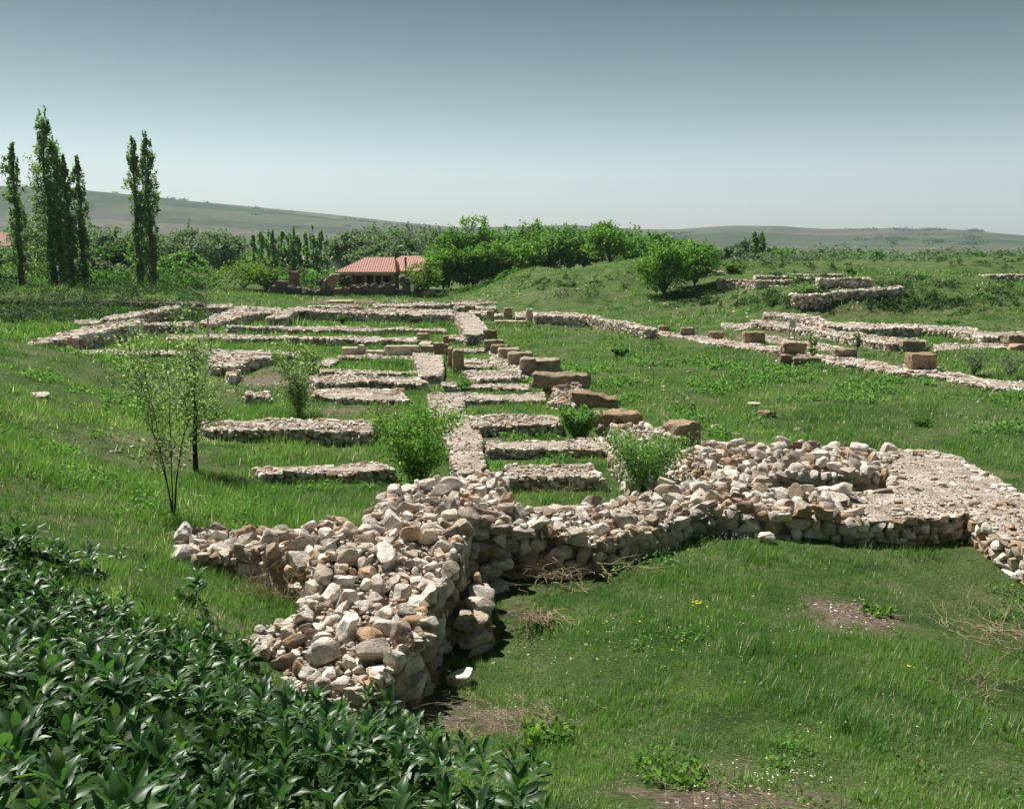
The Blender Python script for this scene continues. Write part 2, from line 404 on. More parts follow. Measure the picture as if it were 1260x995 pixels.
def inside(P, x, y):
    x = np.asarray(x); y = np.asarray(y); c = np.zeros(x.shape, bool); n = len(P); j = n-1
    for i in range(n):
        xi, yi = P[i][0], P[i][1]; xj, yj = P[j][0], P[j][1]
        if yi != yj:
            c ^= ((yi > y) != (yj > y)) & (x < (xj-xi)*(y-yi)/(yj-yi)+xi)
        j = i
    return c
def edge_dist(P, x, y):
    d = np.full(np.shape(x), 1e9)
    for i in range(len(P)):
        a = np.array(P[i][:2]); b = np.array(P[(i+1) % len(P)][:2]); ab = b-a; L = max(ab@ab, 1e-9)
        t = np.clip(((x-a[0])*ab[0]+(y-a[1])*ab[1])/L, 0, 1)
        d = np.minimum(d, np.hypot(x-(a[0]+t*ab[0]), y-(a[1]+t*ab[1])))
    return d
FOOT = []      # wall footprints (no grass)

def wall(label, pts, zt, s, cover=.35, gravel=True, skip=(), name='rubble_wall', group='rubble walls of the excavated rooms', matkey=None,
         cat='stone wall', flat=.6, pile=False, coremat='gravel', bottom=None, min_px=8.5, grav_size=None, pyr=.3, wpts=None):
    """pts: outline of the wall's top in the photograph with the height zt (or a third value per point); built at its real place"""
    P3 = wpts or [at(p[0], p[1], p[2] if len(p) > 2 else zt) for p in pts]
    A = np.array(P3)
    area = 0.5*sum(A[i][0]*A[(i+1) % len(A)][1]-A[(i+1) % len(A)][0]*A[i][1] for i in range(len(A)))
    skip = set(skip)
    if area < 0:
        n = len(A); A = A[::-1].copy(); skip = {(n-2-i) % n for i in skip}
    area = abs(area)
    amp = min(.15, .35*s+.05); B_ = []; sk2 = set()
    for i in range(len(A)):
        a, b = A[i], A[(i+1) % len(A)]; L = float(np.hypot(*(b-a)[:2])); m_ = 1 if (i in skip or pile) else max(1, int(L/1.1))
        e = (b-a)[:2]/max(L, 1e-6)
        for k in range(m_):
            q = a+(b-a)*k/m_
            if k: 
                o_ = amp*2*(float(vnoise(q[0], q[1], .9, 41))+.4*float(vnoise(q[0], q[1], 3., 42)))
                q = q+np.array([e[1]*o_, -e[0]*o_, 0])
            if i in skip: sk2.add(len(B_))
            B_.append(q)
    A = np.array(B_); skip = sk2
    if np.ptp(A[:, 2]) > .01:
        G = np.c_[A[:, 0], A[:, 1], np.ones(len(A))]; cf = np.linalg.lstsq(G, A[:, 2], rcond=None)[0]
        ztf = lambda x, y: cf[0]*x+cf[1]*y+cf[2]
    else:
        z0 = A[0, 2]; ztf = lambda x, y: z0+0*x
    zflat = ztf; na = .20 if pile else min(.12, .30*s+.03)
    ztf = lambda x, y: zflat(x, y) + na*(1.3*vnoise(x, y, 1.3, 31)+.9*vnoise(x, y, .5, 32))
    c = A.mean(0); zb = float(terr(c[0], c[1])[0])
    root = thing(name, label, cat, (c[0], c[1], min(zb, A[:, 2].min()-.05)), group); root['kind'] = 'thing'
    FOOT.append(A[:, :2])
    D = math.hypot(c[0], c[1]); mk = matkey or ('stone' if D < 32 else 'stone_far')
    # core
    ring = []; rin = []
    for i in range(len(A)):
        a, b = A[i], A[(i+1) % len(A)]; L = np.hypot(*(b-a)[:2]); n = max(1, int(L/max(.35, s*1.2)))
        for k in range(n):
            q = a+(b-a)*k/n
            ring.append(q); rin.append(-.10 if (i in skip or (k == 0 and (i-1) % len(A) in skip)) else 1.0)
    ring = np.array(ring); rin = np.array(rin); cen = ring.mean(0)
    nx = np.roll(ring, -1, 0)-np.roll(ring, 1, 0); nrm = np.c_[nx[:, 1], -nx[:, 0]]; nrm /= np.maximum(np.linalg.norm(nrm, axis=1), 1e-6)[:, None]
    inset = s*.22*rin
    rx = ring[:, 0]-nrm[:, 0]*inset; ry = ring[:, 1]-nrm[:, 1]*inset
    top = np.c_[rx, ry, ztf(rx, ry)-(.17 if pile else s*.12)+RNG.uniform(-.01, .01, len(rx))-(rin < 0)*.012]
    bot = np.c_[rx, ry, np.minimum(terr(rx, ry), top[:, 2]-.05)-.25]
    bm = bmesh.new()
    tv = [bm.verts.new(v) for v in top]; bv = [bm.verts.new(v) for v in bot]; n = len(tv)
    for i in range(n): bm.faces.new((bv[i], bv[(i+1) % n], tv[(i+1) % n], tv[i])).material_index = 1
    for tri in tessellate_polygon([[Vector((float(q[0]), float(q[1]), 0)) for q in top]]):
        a_, b_, c_ = (top[t_] for t_ in tri)
        if (b_[0]-a_[0])*(c_[1]-a_[1])-(b_[1]-a_[1])*(c_[0]-a_[0]) < 0: tri = tri[::-1]
        bm.faces.new([tv[t_] for t_ in tri])
    bmesh.ops.translate(bm, verts=bm.verts, vec=-Vector(root.location))
    me = bpy.data.meshes.new('wall_core'); bm.to_mesh(me); bm.free()
    me.materials.append(M[coremat]); me.materials.append(M['core'])
    link(bpy.data.objects.new('wall_core', me), root)
    S = Stones()
    # faces
    nA = len(A); chains = []; cur = []
    st0 = (max(skip)+1) % nA if skip else 0
    for j in range(nA):
        i = (st0+j) % nA
        if i in skip:
            if cur: chains.append(cur); cur = []
        else: cur.append(i)
    if cur: chains.append(cur)
    fs = s*1.22 if pile else s
    for chn in chains:
        segs_ = [(A[i], A[(i+1) % nA]) for i in chn]; Ls = np.array([max(1e-4, np.hypot(*(b-a)[:2])) for a, b in segs_]); cum = np.concatenate([[0], np.cumsum(Ls)]); Lt = cum[-1]
        tt = np.linspace(0, Lt, max(3, int(Lt/.3)+2)); ii = np.clip(np.searchsorted(cum, tt, side='right')-1, 0, len(segs_)-1)
        px_ = np.array([segs_[q][0]+(segs_[q][1]-segs_[q][0])*((t_-cum[q])/Ls[q]) for q, t_ in zip(ii, tt)])
        gr = terr(px_[:, 0], px_[:, 1]); hgt = ztf(px_[:, 0], px_[:, 1])-gr
        ztop = 0.0; row = 0; hmax = float(hgt.max())
        while ztop < max(hmax, .03)+.03 and row < 14:
            rh = fs*R.uniform(.55, .85); t = R.uniform(-.3, .1)*fs
            while t < Lt:
                w = fs*R.choice([.55, .8, 1.0, 1.0, 1.3, 1.55]); tm = min(max(t+w/2, 0), Lt); q = int(np.clip(np.searchsorted(cum, tm, side='right')-1, 0, len(segs_)-1))
                a, b = segs_[q]; e = (b-a)[:2]/Ls[q]; nn = np.array([e[1], -e[0]]); fr = (tm-cum[q])/Ls[q]
                x, y = a[0]+(b[0]-a[0])*fr, a[1]+(b[1]-a[1])*fr
                vis = float(nn@np.array([-x, -y])) > -.08*math.hypot(x, y)
                if not vis: w *= 1.35
                hh_ = float(np.interp(tm, tt, hgt))
                if ztop < hh_+.05:
                    zz = float(ztf(x, y))-ztop-rh*.45; ins = fs*R.uniform(.16, .32)-ztop*.07
                    S.add((x-nn[0]*ins, y-nn[1]*ins, zz+R.uniform(-.03, .03)), (w*.58, fs*R.uniform(.44, .62), rh*R.uniform(.50, .66)),
                          math.atan2(e[1], e[0])+R.uniform(-.3, .3), R.uniform(-.25, .25), R.uniform(0, 6.28), vis)
                t += w*R.uniform(.88, 1.05)
            ztop += rh*.85; row += 1
    # top stones: dart throwing
    bb0, bb1 = A[:, :2].min(0), A[:, :2].max(0)
    want = cover*area*(1.25 if pile else 1); got = 0.; placed = []
    if pile and cover > .7:
        nb_ = int(area/(s*.42)**2); X = RNG.uniform(bb0[0], bb1[0], nb_*2); Y = RNG.uniform(bb0[1], bb1[1], nb_*2); IN = inside(A, X, Y)
        for k in np.nonzero(IN)[0][:nb_]:
            r_ = s*R.uniform(.2, .42); S.add((X[k], Y[k], float(ztf(X[k], Y[k]))-s*R.uniform(.22, .5)), (r_*1.2, r_*.9, r_*.7), R.uniform(0, 6.28), R.uniform(-.5, .5), R.uniform(0, 6.28), True)
    cell = s*1.6; grid = {}
    tries = int(min(26000, 40+(area/(s*s))*(34 if pile else 12)))
    X = RNG.uniform(bb0[0], bb1[0], tries); Y = RNG.uniform(bb0[1], bb1[1], tries); IN = inside(A, X, Y)
    for k in range(tries):
        if not IN[k]: continue
        fr = k/tries
        r_ = s*(R.uniform(.48, .86) if pile and fr < .03 else R.uniform(.28, .50) if fr < .35 else R.uniform(.12, .27))
        gx, gy = int(X[k]//cell), int(Y[k]//cell); ok = True
        for ax in (gx-1, gx, gx+1):
            for ay in (gy-1, gy, gy+1):
                for (qx, qy, qr) in grid.get((ax, ay), ()):
                    if (qx-X[k])**2+(qy-Y[k])**2 < ((qr+r_)*(.78 if pile else .86))**2: ok = False; break
                if not ok: break
            if not ok: break
        if not ok: continue
        grid.setdefault((gx, gy), []).append((X[k], Y[k], r_)); got += math.pi*r_*r_
        fl = R.uniform(.5, .8)*(1.0 if pile else flat)
        S.add((X[k], Y[k], float(ztf(X[k], Y[k]))-s*.12+r_*fl*(R.uniform(.2, .75) if pile else .25)), (r_*R.uniform(1.0, 1.35), r_*R.uniform(.62, .95), r_*fl), R.uniform(0, 6.28), R.uniform(-.6, .6)*(1 if pile else .4), R.uniform(0, 6.28))
        if got > want: break
    # fine gravel as loose stones
    if gravel and D < 40:
        gs = grav_size or (.026 if D < 22 else .036)
        ng = int(min(5000, area/(gs*gs)*.11)); X = RNG.uniform(bb0[0], bb1[0], ng); Y = RNG.uniform(bb0[1], bb1[1], ng); IN = inside(A, X, Y)
        for k in np.nonzero(IN)[0]:
            r_ = gs*R.uniform(.4, 1.3)
            S.add((X[k], Y[k], float(ztf(X[k], Y[k]))-s*.12+r_*.3), (r_, r_*.8, r_*.6), R.uniform(0, 6.28), 0, 0, True)
    S.build(root, mk, min_px)
    return root

# ------------------------------------------------------------------ the ground sheet
BARE = []   # (x, y, radius, strength) bare soil spots
def bare(px, py, rx, k=1.0):
    g = ground(px, py); BARE.append((g[0], g[1], rx, k))
for a in [(1045,757,.62,1.7),(620,900,.9,.85),(560,925,.7,.7),(880,978,.9,1.0),(470,790,.5,1.),(520,880,.8,1.1),(640,760,.8,.55),(580,780,.6,.8),(620,730,.8,.4),(545,830,.5,.6),
          (330,470,2.2,1.1),(380,480,1.5,.8),(300,485,1.6,.8),(215,560,1.2,.7),(165,540,1.2,.7),(430,505,1.3,.8),(350,455,1.5,1.1),
          (520,470,1.5,.8),(480,495,.8,.7),(590,545,1.2,.9),(890,570,1.0,.8),(840,510,1.2,.6),(770,545,2.0,.7),(660,395,5,.7),(720,410,3,.5),
          (1050,373,3.2,.55),(1015,370,2.5,.5),(1110,385,3,.5),(840,352,2,.45),(1150,350,4,.4),(1050,445,3,.5),(940,650,.5,1.2),(900,415,4,.7),(1000,412,4,.8),(1080,428,3,.7),
          (560,375,5,.7),(500,381,6,.8),(430,371,7,1.0),(480,370,6,.8),(400,384,4,.5),(560,386,3,.8),(260,412,4,.6),(330,412,3,.5),(255,400,5,.7)]:
    bare(*a)
def bare_f(x, y):
    v = np.zeros(np.shape(x))
    for bx, by, r, k in BARE:
        v = np.maximum(v, k*np.exp(-(((x-bx)**2+(y-by)**2)/(r*r))**.75))
    return v
def axis(n, a, span):
    u = np.linspace(-1, 1, n); return np.sinh(u*a)/math.sinh(a)*span
gx = axis(350, 6.2, 4500.)
gy = np.concatenate([-np.geomspace(.5, 400, 40)[::-1]-1.0, np.linspace(-1, 2, 8), 2+np.cumsum(np.full(1, .1)), np.geomspace(2.2, 6000, 470)])
gy = np.unique(np.concatenate([gy[gy <= 2.2], np.cumsum(np.concatenate([[2.25], .07+0.0125*np.arange(0)]))]))
ys = [2.3]
while ys[-1] < 6000: ys.append(ys[-1]+.05+ys[-1]*.0125+ (0 if ys[-1] < 150 else ys[-1]*.02))
gy = np.concatenate([gy, ys])
GX, GY = np.meshgrid(gx, gy)
gz = terr(GX.ravel(), GY.ravel()); ny, nx_ = GX.shape
idx = np.arange(ny*nx_).reshape(ny, nx_)
Q = np.stack([idx[:-1, :-1], idx[:-1, 1:], idx[1:, 1:], idx[1:, :-1]], -1).reshape(-1, 4)
rr = np.hypot(GX.ravel(), GY.ravel())
g = mk_obj('ground', np.c_[GX.ravel(), GY.ravel(), gz], [Q], M['ground'], smooth=True, extra={'bare': bare_f(GX.ravel(), GY.ravel()), 'far': sstep(170, 420, rr)})
g['kind'] = 'structure'
print('ground quads', len(Q))

# hills on the horizon
def hills():
    sil = np.array([(-1500,262),(-700,250),(-300,240),(0,235),(60,235),(120,238),(200,243),(300,252),(400,262),(480,271),(560,279),(640,278),(700,277),(780,283),(830,284),(900,280),(960,281),(1010,284),(1100,283),
                    (1180,284),(1260,290),(1500,288),(1900,280),(2800,284)], float)
    ang = np.radians(np.linspace(-68, 68, 420)); rad = np.concatenate([np.linspace(900, 2600, 70), np.linspace(2700, 5200, 14)])
    An, Rd = np.meshgrid(ang, rad)
    X = Rd*np.sin(An); Y = Rd*np.cos(An)
    px = CX+F*np.tan(np.clip(An, -1.1, 1.1))/cp
    ysil = np.interp(px, sil[:, 0], sil[:, 1])
    ridge_r = 2600.
    elev = (301-ysil)/F*np.cos(An)     # tangent per metre of range
    ztop = elev*ridge_r+H
    t = np.clip((Rd-1000)/(ridge_r-1000), 0, 1)
    prof = t**1.35*(1-.10*np.sin(t*9+An*7))
    Z = -3+(ztop+3)*np.where(Rd <= ridge_r, prof, 1-.00005*(Rd-ridge_r))
    Z = np.where(Rd > ridge_r, np.minimum(Z, (elev*ridge_r+H)*(1-(Rd-ridge_r)/9000)), Z)
    Z += t*(1-t)*(22*vnoise(X, Y, 420, 21)+12*vnoise(X, Y, 170, 22)) - (t <= 0)*6
    Z = np.where(Rd > 5150, -20, Z)
    n1, n2 = X.shape; idx = np.arange(n1*n2).reshape(n1, n2)
    Q = np.stack([idx[:-1, :-1], idx[:-1, 1:], idx[1:, 1:], idx[1:, :-1]], -1).reshape(-1, 4)
    m, nt, b, o = new_mat('hill_fields', .95, .05); pos = geo_pos(nt)
    mp = node(nt, 'ShaderNodeMapping'); mp.inputs['Scale'].default_value = (.0016, .0050, .0); mp.inputs['Rotation'].default_value = (0, 0, .18); nt.links.new(pos, mp.inputs[0])
    dn = node(nt, 'ShaderNodeTexNoise'); dn.inputs['Scale'].default_value = 1.2; nt.links.new(mp.outputs[0], dn.inputs['Vector'])
    v = node(nt, 'ShaderNodeTexVoronoi'); v.inputs['Scale'].default_value = 1.0; nt.links.new(mix(nt, .12, mp.outputs[0], dn.outputs['Color']), v.inputs['Vector'])
    sc = node(nt, 'ShaderNodeSeparateColor'); nt.links.new(v.outputs['Color'], sc.inputs[0])
    c = ramp(nt, sc.outputs[1], [(0, (.03,.065,.025)), (.3, (.10,.11,.075)), (.5, (.035,.08,.03)), (.7, (.17,.135,.11)), (.85, (.05,.07,.04)), (1, (.13,.10,.085))])
    c = mix(nt, .7, c, ramp(nt, tnoise(nt, pos, .010, 8, .75), [(.36, (.35,.40,.35)), (.5, (1,1,1)), (.64, (1.5,1.4,1.35))]), 'MULTIPLY')
    nt.links.new(c, b.inputs['Base Color'])
    h = mk_obj('hills', np.c_[X.ravel(), Y.ravel(), Z.ravel()], [Q[:, ::-1]], m, smooth=True); h['kind'] = 'structure'
    return h
HILLS = hills()

# ------------------------------------------------------------------ foreground walls
G1 = 'foreground rubble walls'
wall('near end of the massive rubble wall, a heap of pale boulders beside the broad-leaved plants',
     [(540,708,1.05),(523,730,1.02),(527,757,.98),(510,790,.88),(500,802,.85),(463,833,.78),(440,852,.72),(415,868,.66),(375,866,.64),(345,845,.68),(303,795,.80),(323,770,.86),(367,747,.95),(377,720,1.02),(383,703,1.05)],
     1.05, .255, cover=.86, pile=True, skip={14}, coremat='core', group=G1)
wall('rubble wall arm of grey-brown boulders reaching left into the grassy slope',
     [(205,672),(215,652),(233,647),(287,650),(340,650),(377,652),(410,640),(447,650),(383,703),(350,690),(313,684),(290,688),(267,690),(220,687)],
     .95, .245, cover=.84, pile=True, skip={7}, coremat='core', group=G1)
wall('broad heap of pale boulders where the two foreground walls meet the gravel path',
     [(447,650,1.0),(455,634,1.0),(468,616,1.0),(483,606,.95),(510,598,.9),(545,598,.85),(565,584,.8),(600,578,.7),(622,588,.65),(616,606,.7),(640,624,.75),(614,647,.9),(589,646,.9),(570,652,.95),(567,680,1.0),(540,708,1.05),(383,703,1.05)],
     .9, .25, cover=.86, pile=True, skip={10, 15, 16}, coremat='core', group=G1)
wall('long front rubble wall crossing behind the grass, left of the square stone pit',
     [(640,624,.75),(700,618,.7),(760,611,.65),(800,604,.6),(850,590,.55),(847,633,.52),(814,643,.57),(779,649,.62),(738,655,.68),(703,655,.7),(665,652,.72),(614,647,.78)],
     .65, .24, cover=.84, pile=True, skip={4, 11}, coremat='core', group=G1)
wall('front rubble wall below the square stone pit, boulders in its face and gravel on top',
     [(850,590),(880,580),(935,583),(945,597),(960,605),(1000,607),(1040,607),(1060,640),(1014,636),(970,635),(919,631),(879,629),(847,633)],
     .52, .25, cover=.60, skip={6, 12, 0}, group=G1, pile=True)
wall('far side of the square stone pit, rubble strip along the open court',
     [(839,549),(879,545),(927,549),(998,547),(1046,549),(1100,550),(1097,577),(1040,577),(1000,577),(935,583),(880,580),(850,590),(840,575)],
     .52, .24, cover=.55, skip={5, 10}, group=G1, pile=True)
wall('wide gravel-topped wall corner right of the square stone pit',
     [(1100,550),(1149,551),(1181,559),(1200,575),(1182,610),(1169,634),(1117,640),(1060,640),(1040,607),(1095,605),(1097,577)],
     .52, .21, cover=.09, skip={3, 7, 10, 4}, group=G1)
wall('pale rubble wall with orange lichen running out of the right edge',
     [(1200,575),(1240,595),(1300,630),(1420,700),(1400,770),(1330,730),(1285,690),(1256,670),(1232,658),(1208,642),(1192,631),(1172,634),(1182,610)],
     .52, .22, cover=.26, skip={11, 12}, group=G1)
wall('low broken ledge of stones at the foot of the boulder heap',
     [(557,715),(583,712),(600,735),(597,768),(575,772),(555,745)], .35, .26, cover=.85, pile=True, coremat='core', group=G1, gravel=False)

# ------------------------------------------------------------------ gravel paths (tops of the long spine walls)
G2 = 'gravel-topped spine wall of the temple'
wall('gravel path on the spine wall, nearest stretch behind the boulder heap', [(526,484),(571,483),(574,506),(590,530),(592,553),(598,576),(564,582),(556,569),(553,548),(540,530),(530,506)],
     .22, .12, cover=.05, group=G2, name='gravel_path', cat='gravel path')
wall('gravel path on the spine wall, middle stretch beside the upright slabs', [(509,432),(543,436),(545,445),(544,462),(516,462),(511,447)], .25, .12, cover=.05, group=G2, name='gravel_path', cat='gravel path')
wall('gravel path on the spine wall, far stretch ending at the standing post', [(559,384),(580,384),(604,408),(574,412)], .6, .2, cover=.06, group=G2, name='gravel_path', cat='gravel path')

# ------------------------------------------------------------------ cross walls
G3 = 'low cross walls right of the gravel path'
for lab, pts, z, s, cv in [
    ('low cross wall right of the path, nearest to the boulder heap', [(622,572),(728,571),(744,586),(618,586)], .40, .17, .25),
    ('second cross wall right of the path, thin and gravelly', [(598,544),(741,539),(746,551),(600,553)], .30, .14, .25),
    ('third cross wall right of the path, dark face with weeds', [(578,510),(686,510),(690,520),(582,522)], .50, .17, .4),
    ('fourth cross wall right of the path, ending below the leaning slabs', [(573,484),(669,484),(671,491),(573,492)], .25, .16, .3),
    ('fifth cross wall right of the path, low pale strip in the grass', [(544,471),(651,472),(650,478),(545,476)], .15, .16, .4),
    ('sixth cross wall right of the path, behind the dark pit', [(572,455),(640,455),(640,464),(574,465)], .40, .18, .3),
    ('seventh cross wall right of the path, beside the upright slabs', [(571,447),(606,447),(606,452),(571,452)], .25, .16, .4),
    ('eighth cross wall right of the path, beside the upright slabs', [(571,441),(600,441),(600,445),(571,445)], .2, .16, .4),
    ('ninth cross wall right of the path, pale strip before the block row', [(570,430),(596,429),(596,432),(571,433)], .15, .16, .4),
    ('tenth cross wall right of the path, below the first lichened block', [(550,412),(592,413),(592,418),(550,417)], .40, .22, .3)]:
    wall(lab, pts, z*.68, s, cover=cv, group=G3)
wall('bed of pale rubble under the row of square blocks', [(602,432),(616,432),(640,450),(652,463),(636,466),(618,458),(604,446)], .14, .22, cover=.7, group=G3)
G4 = 'low cross walls left of the gravel path'
for lab, pts, z, s, cv in [
    ('nearest low wall strip left of the round bush', [(313,574),(470,569),(486,579),(320,583)], .20, .17, .6),
    ('long white rubble wall in the grass behind the thin tree', [(248,518),(360,516),(462,519),(457,531),(250,529)], .38, .22, .6),
    ('gravelly wall stub left of the path, in front of the sapling bush', [(390,477),(491,480),(503,492),(386,486)], .32, .2, .5),
    ('pale double wall left of the path, upper strip', [(379,461),(515,463),(526,472),(389,469)], .30, .2, .4),
    ('thin pale wall strip behind the double wall', [(391,453),(510,457),(514,460),(392,457)], .15, .16, .5),
    ('low rubble footing below the long pale ashlar blocks', [(418,437),(508,438),(507,442),(416,441)], .12, .18, .5),
    ('long straight low wall behind the ashlar blocks', [(256,412),(512,415),(513,419),(256,415)], .40, .25, .3),
    ('long straight low wall in front of the tall dark terrace wall', [(279,400),(544,404),(549,407),(280,403)], .38, .25, .3),
    ('tall dark-faced terrace wall of the far rooms', [(366,379),(556,384),(558,388),(366,382)], .75, .3, .2),
    ('slanting gravel-topped wall joining the tall terrace wall', [(347,381),(366,379),(366,382),(352,391),(329,391)], .75, .28, .2),
    ('gravel-topped wall behind the slanting one at the far rooms', [(300,377),(346,379),(341,382),(300,388)], .75, .28, .2),
    ('sloping wall with dark face left of the far rooms', [(244,397),(290,378),(300,377),(297,389),(262,398)], .45, .28, .2),
    ('gravel platform edge above the dark rubble pit', [(256,447),(262,433),(300,430),(368,432),(368,435),(340,435),(322,438),(300,445),(284,450)], .60, .26, .2),
    ('short rubble spur left of the dark pit', [(277,459),(286,452),(296,455),(286,462)], .35, .26, .8),
    ('rubble patch between the pit and the double wall', [(368,449),(400,440),(417,442),(402,450)], .2, .22, .8),
    ('low row of stones in the grass in front of the pit', [(303,482),(330,482),(332,487),(303,487)], .2, .22, .7)]:
    wall(lab, pts, z*.75, s, cover=cv, group=G4)
G5 = 'walls of the left-hand rooms'
for lab, pts, z, s, cv in [
    ('high dry-stone wall running from the left slope, nearest of the left rooms', [(31,421),(90,407),(129,398),(174,393),(174,397),(127,408),(65,420),(34,425)], .80, .3, .2),
    ('dry-stone wall with dark end behind the nearest left wall', [(124,391),(170,383),(219,374),(221,378),(174,386),(150,392)], .80, .3, .2),
    ('small low wall stub beside the left grass field', [(93,394),(120,393),(140,395),(132,399),(93,397)], .3, .26, .5),
    ('cross wall closing the left room toward the middle', [(176,396),(236,396),(236,399),(176,400)], .5, .28, .3),
    ('very long low kerb wall along the left grass', [(28,428),(140,431),(276,431),(330,430),(330,434),(276,435),(140,435),(30,432)], .16, .22, .5),
    ('low strip wall inside the left room', [(204,412),(256,413),(256,416),(205,416)], .1, .22, .5),
    ('back wall of the left rooms', [(219,374),(285,375),(285,378),(219,378)], .5, .28, .2),
    ('broken dark wall end on the left slope', [(22,424),(34,424),(52,462),(44,466),(30,444)], .95, .28, .6),
    ('dark retaining wall of the raised left field', [(-60,367),(60,367),(160,369),(250,371),(250,373),(160,372),(60,371),(-60,371)], .8, .32, .0)]:
    wall(lab, pts, z, s, cover=cv, group=G5, matkey='andesite' if 'dark retaining' in lab or 'broken dark' in lab else None, coremat='core' if 'dark retaining' in lab else 'gravel')
G6 = 'low boundary wall round the court'
for lab, pts, z, s, cv in [
    ('dark-faced stretch of court wall behind the far end of the lawn', [(657,384),(719,386),(719,389),(657,387)], .65, .26, .3),
    ('bright slanting stretch of court wall at the foot of the mound', [(719,386),(745,391),(776,397),(808,405),(795,406),(765,399),(742,394),(719,389)], .55, .24, .6),
    ('court boundary wall stretch between the first three small blocks', [(800,407),(833,409),(891,418),(961,427),(961,433),(891,425),(833,414),(800,410)], .16, .22, .6),
    ('court boundary wall stretch past the two stacked blocks', [(961,427),(1056,442),(1118,453),(1114,459),(1050,449),(961,433)], .18, .22, .6),
    ('court boundary wall stretch leaving at the right edge', [(1118,453),(1165,456),(1231,468),(1330,480),(1330,488),(1231,476),(1165,464),(1114,459)], .16, .2, .6)]:
    wall(lab, pts, z, s, cover=cv, group=G6)
G7 = 'walls of the right-hand rooms'
for lab, pts, z, s, cv in [
    ('upper curved wall of the right rooms, under the mound', [(942,383),(994,386),(1019,396),(1070,398),(1129,399),(1129,403),(1060,403),(1012,401),(985,392),(940,387)], .95, .28, .5),
    ('pale right end of the upper wall reaching the picture edge', [(1129,399),(1180,401),(1215,408),(1290,409),(1290,414),(1210,414),(1172,406),(1129,403)], .8, .28, .6),
    ('lit lower wall of the right rooms with the dark corner', [(924,393),(975,397),(1020,405),(1077,413),(1110,417),(1138,419),(1138,423),(1100,423),(1060,417),(1000,406),(955,401),(924,398)], .75, .26, .6),
    ('short wall stub left of the right rooms', [(889,399),(920,398),(926,401),(912,406),(889,403)], .4, .26, .6),
    ('pale strip wall with dark face at the far right', [(1150,424),(1242,422),(1250,427),(1150,430)], .4, .22, .5),
    ('rubble strip between the blocks and the lit lower wall', [(930,412),(975,415),(1020,423),(1040,428),(1036,432),(1000,428),(940,419)], .2, .24, .6)]:
    wall(lab, pts, z*.68, s, cover=cv, group=G7)
G8 = 'small walls on top of the mound'
def hwall(lab, pts, s=.30, lift=.45, cv=.6, thick=.9):
    """walls on the mound, given by the front edge of their top; their height follows the slope there"""
    cxp = sum(p[0] for p in pts)/len(pts); cyp = sum(p[1] for p in pts)/len(pts)
    g_ = ground(cxp, cyp); Yw = g_[1]; z = g_[2]
    while Yw > 40:
        q = atY(cxp, cyp, Yw)
        if q[2]-tz(q[0], q[1]) >= lift: z = q[2]; break
        Yw -= .2
    fr = []
    for px, py in pts:
        q = atY(px, cyp, Yw+(cyp-py)*.8); gq = tz(q[0], q[1]); fr.append((q[0], q[1], max(gq+.10, min(z, gq+lift*2.0))))
    back = [(a, b+thick, c) for a, b, c in fr[::-1]]
    wall(lab, [], 0, s, cover=cv, group=G8, pyr=.2, wpts=fr+back)
hwall('nearest curved wall on the mound, left part of the group', [(886,343),(905,344),(930,347),(975,345)], thick=1.4)
hwall('middle low wall on the mound behind the curved one', [(930,339),(970,340)], lift=.35)
hwall('straight wall on the mound with the bush behind it', [(1008,343),(1040,343),(1074,343)])
hwall('short side wall running back from the straight wall on the mound', [(985,341),(1010,342)], lift=.3)
hwall('long back wall on the mound', [(968,338),(1000,338),(1037,338)], lift=.3)
hwall('lower dark terrace wall on the mound slope', [(978,354),(1010,355),(1045,354.5),(1080,354),(1112,353.5)], lift=.42)
hwall('broken stub of walling left of the lower terrace wall', [(945,352),(962,353)], lift=.25)
hwall('thin wall end on the mound beside the twin round trees', [(876,333),(889,333)], lift=.4)
hwall('ruined stone heap at the far right of the mound', [(1214,338),(1232,337),(1256,338),(1290,340)], lift=.5, s=.4, thick=1.5, cv=.9)
G9 = 'footings beyond the far end of the path'
for lab, pts, z, s in [
    ('footing strip before the dark ruin, left', [(380,375),(445,376),(445,378),(380,377)], .35, .3),
    ('footing strip before the dark ruin, right', [(460,374),(530,372),(560,374),(530,376),(462,377)], .3, .3),
    ('pale rubble strip behind the terrace wall', [(470,379),(520,380),(556,381),(556,383),(470,381)], .5, .28),
    ('footing beyond the standing post', [(560,376),(610,377),(610,379),(560,379)], .3, .28),
    ('farthest footing at the foot of the mound', [(556,372),(600,371),(612,373),(560,374)], .2, .28),
    ('dark footing beside the small gateway', [(578,381),(601,382),(601,386),(580,386)], .5, .28),
    ('pale footing between the gateway stones', [(608,386),(622,386),(622,388),(608,388)], .25, .26),
    ('rubble heap against the rounded gate stone', [(634,385),(647,383),(660,385),(650,390),(636,390)], .3, .24)]:
    wall(lab, pts, z, s, cover=.6, group=G9)
print('walls', len(FOOT), 'objects', len(bpy.data.objects))

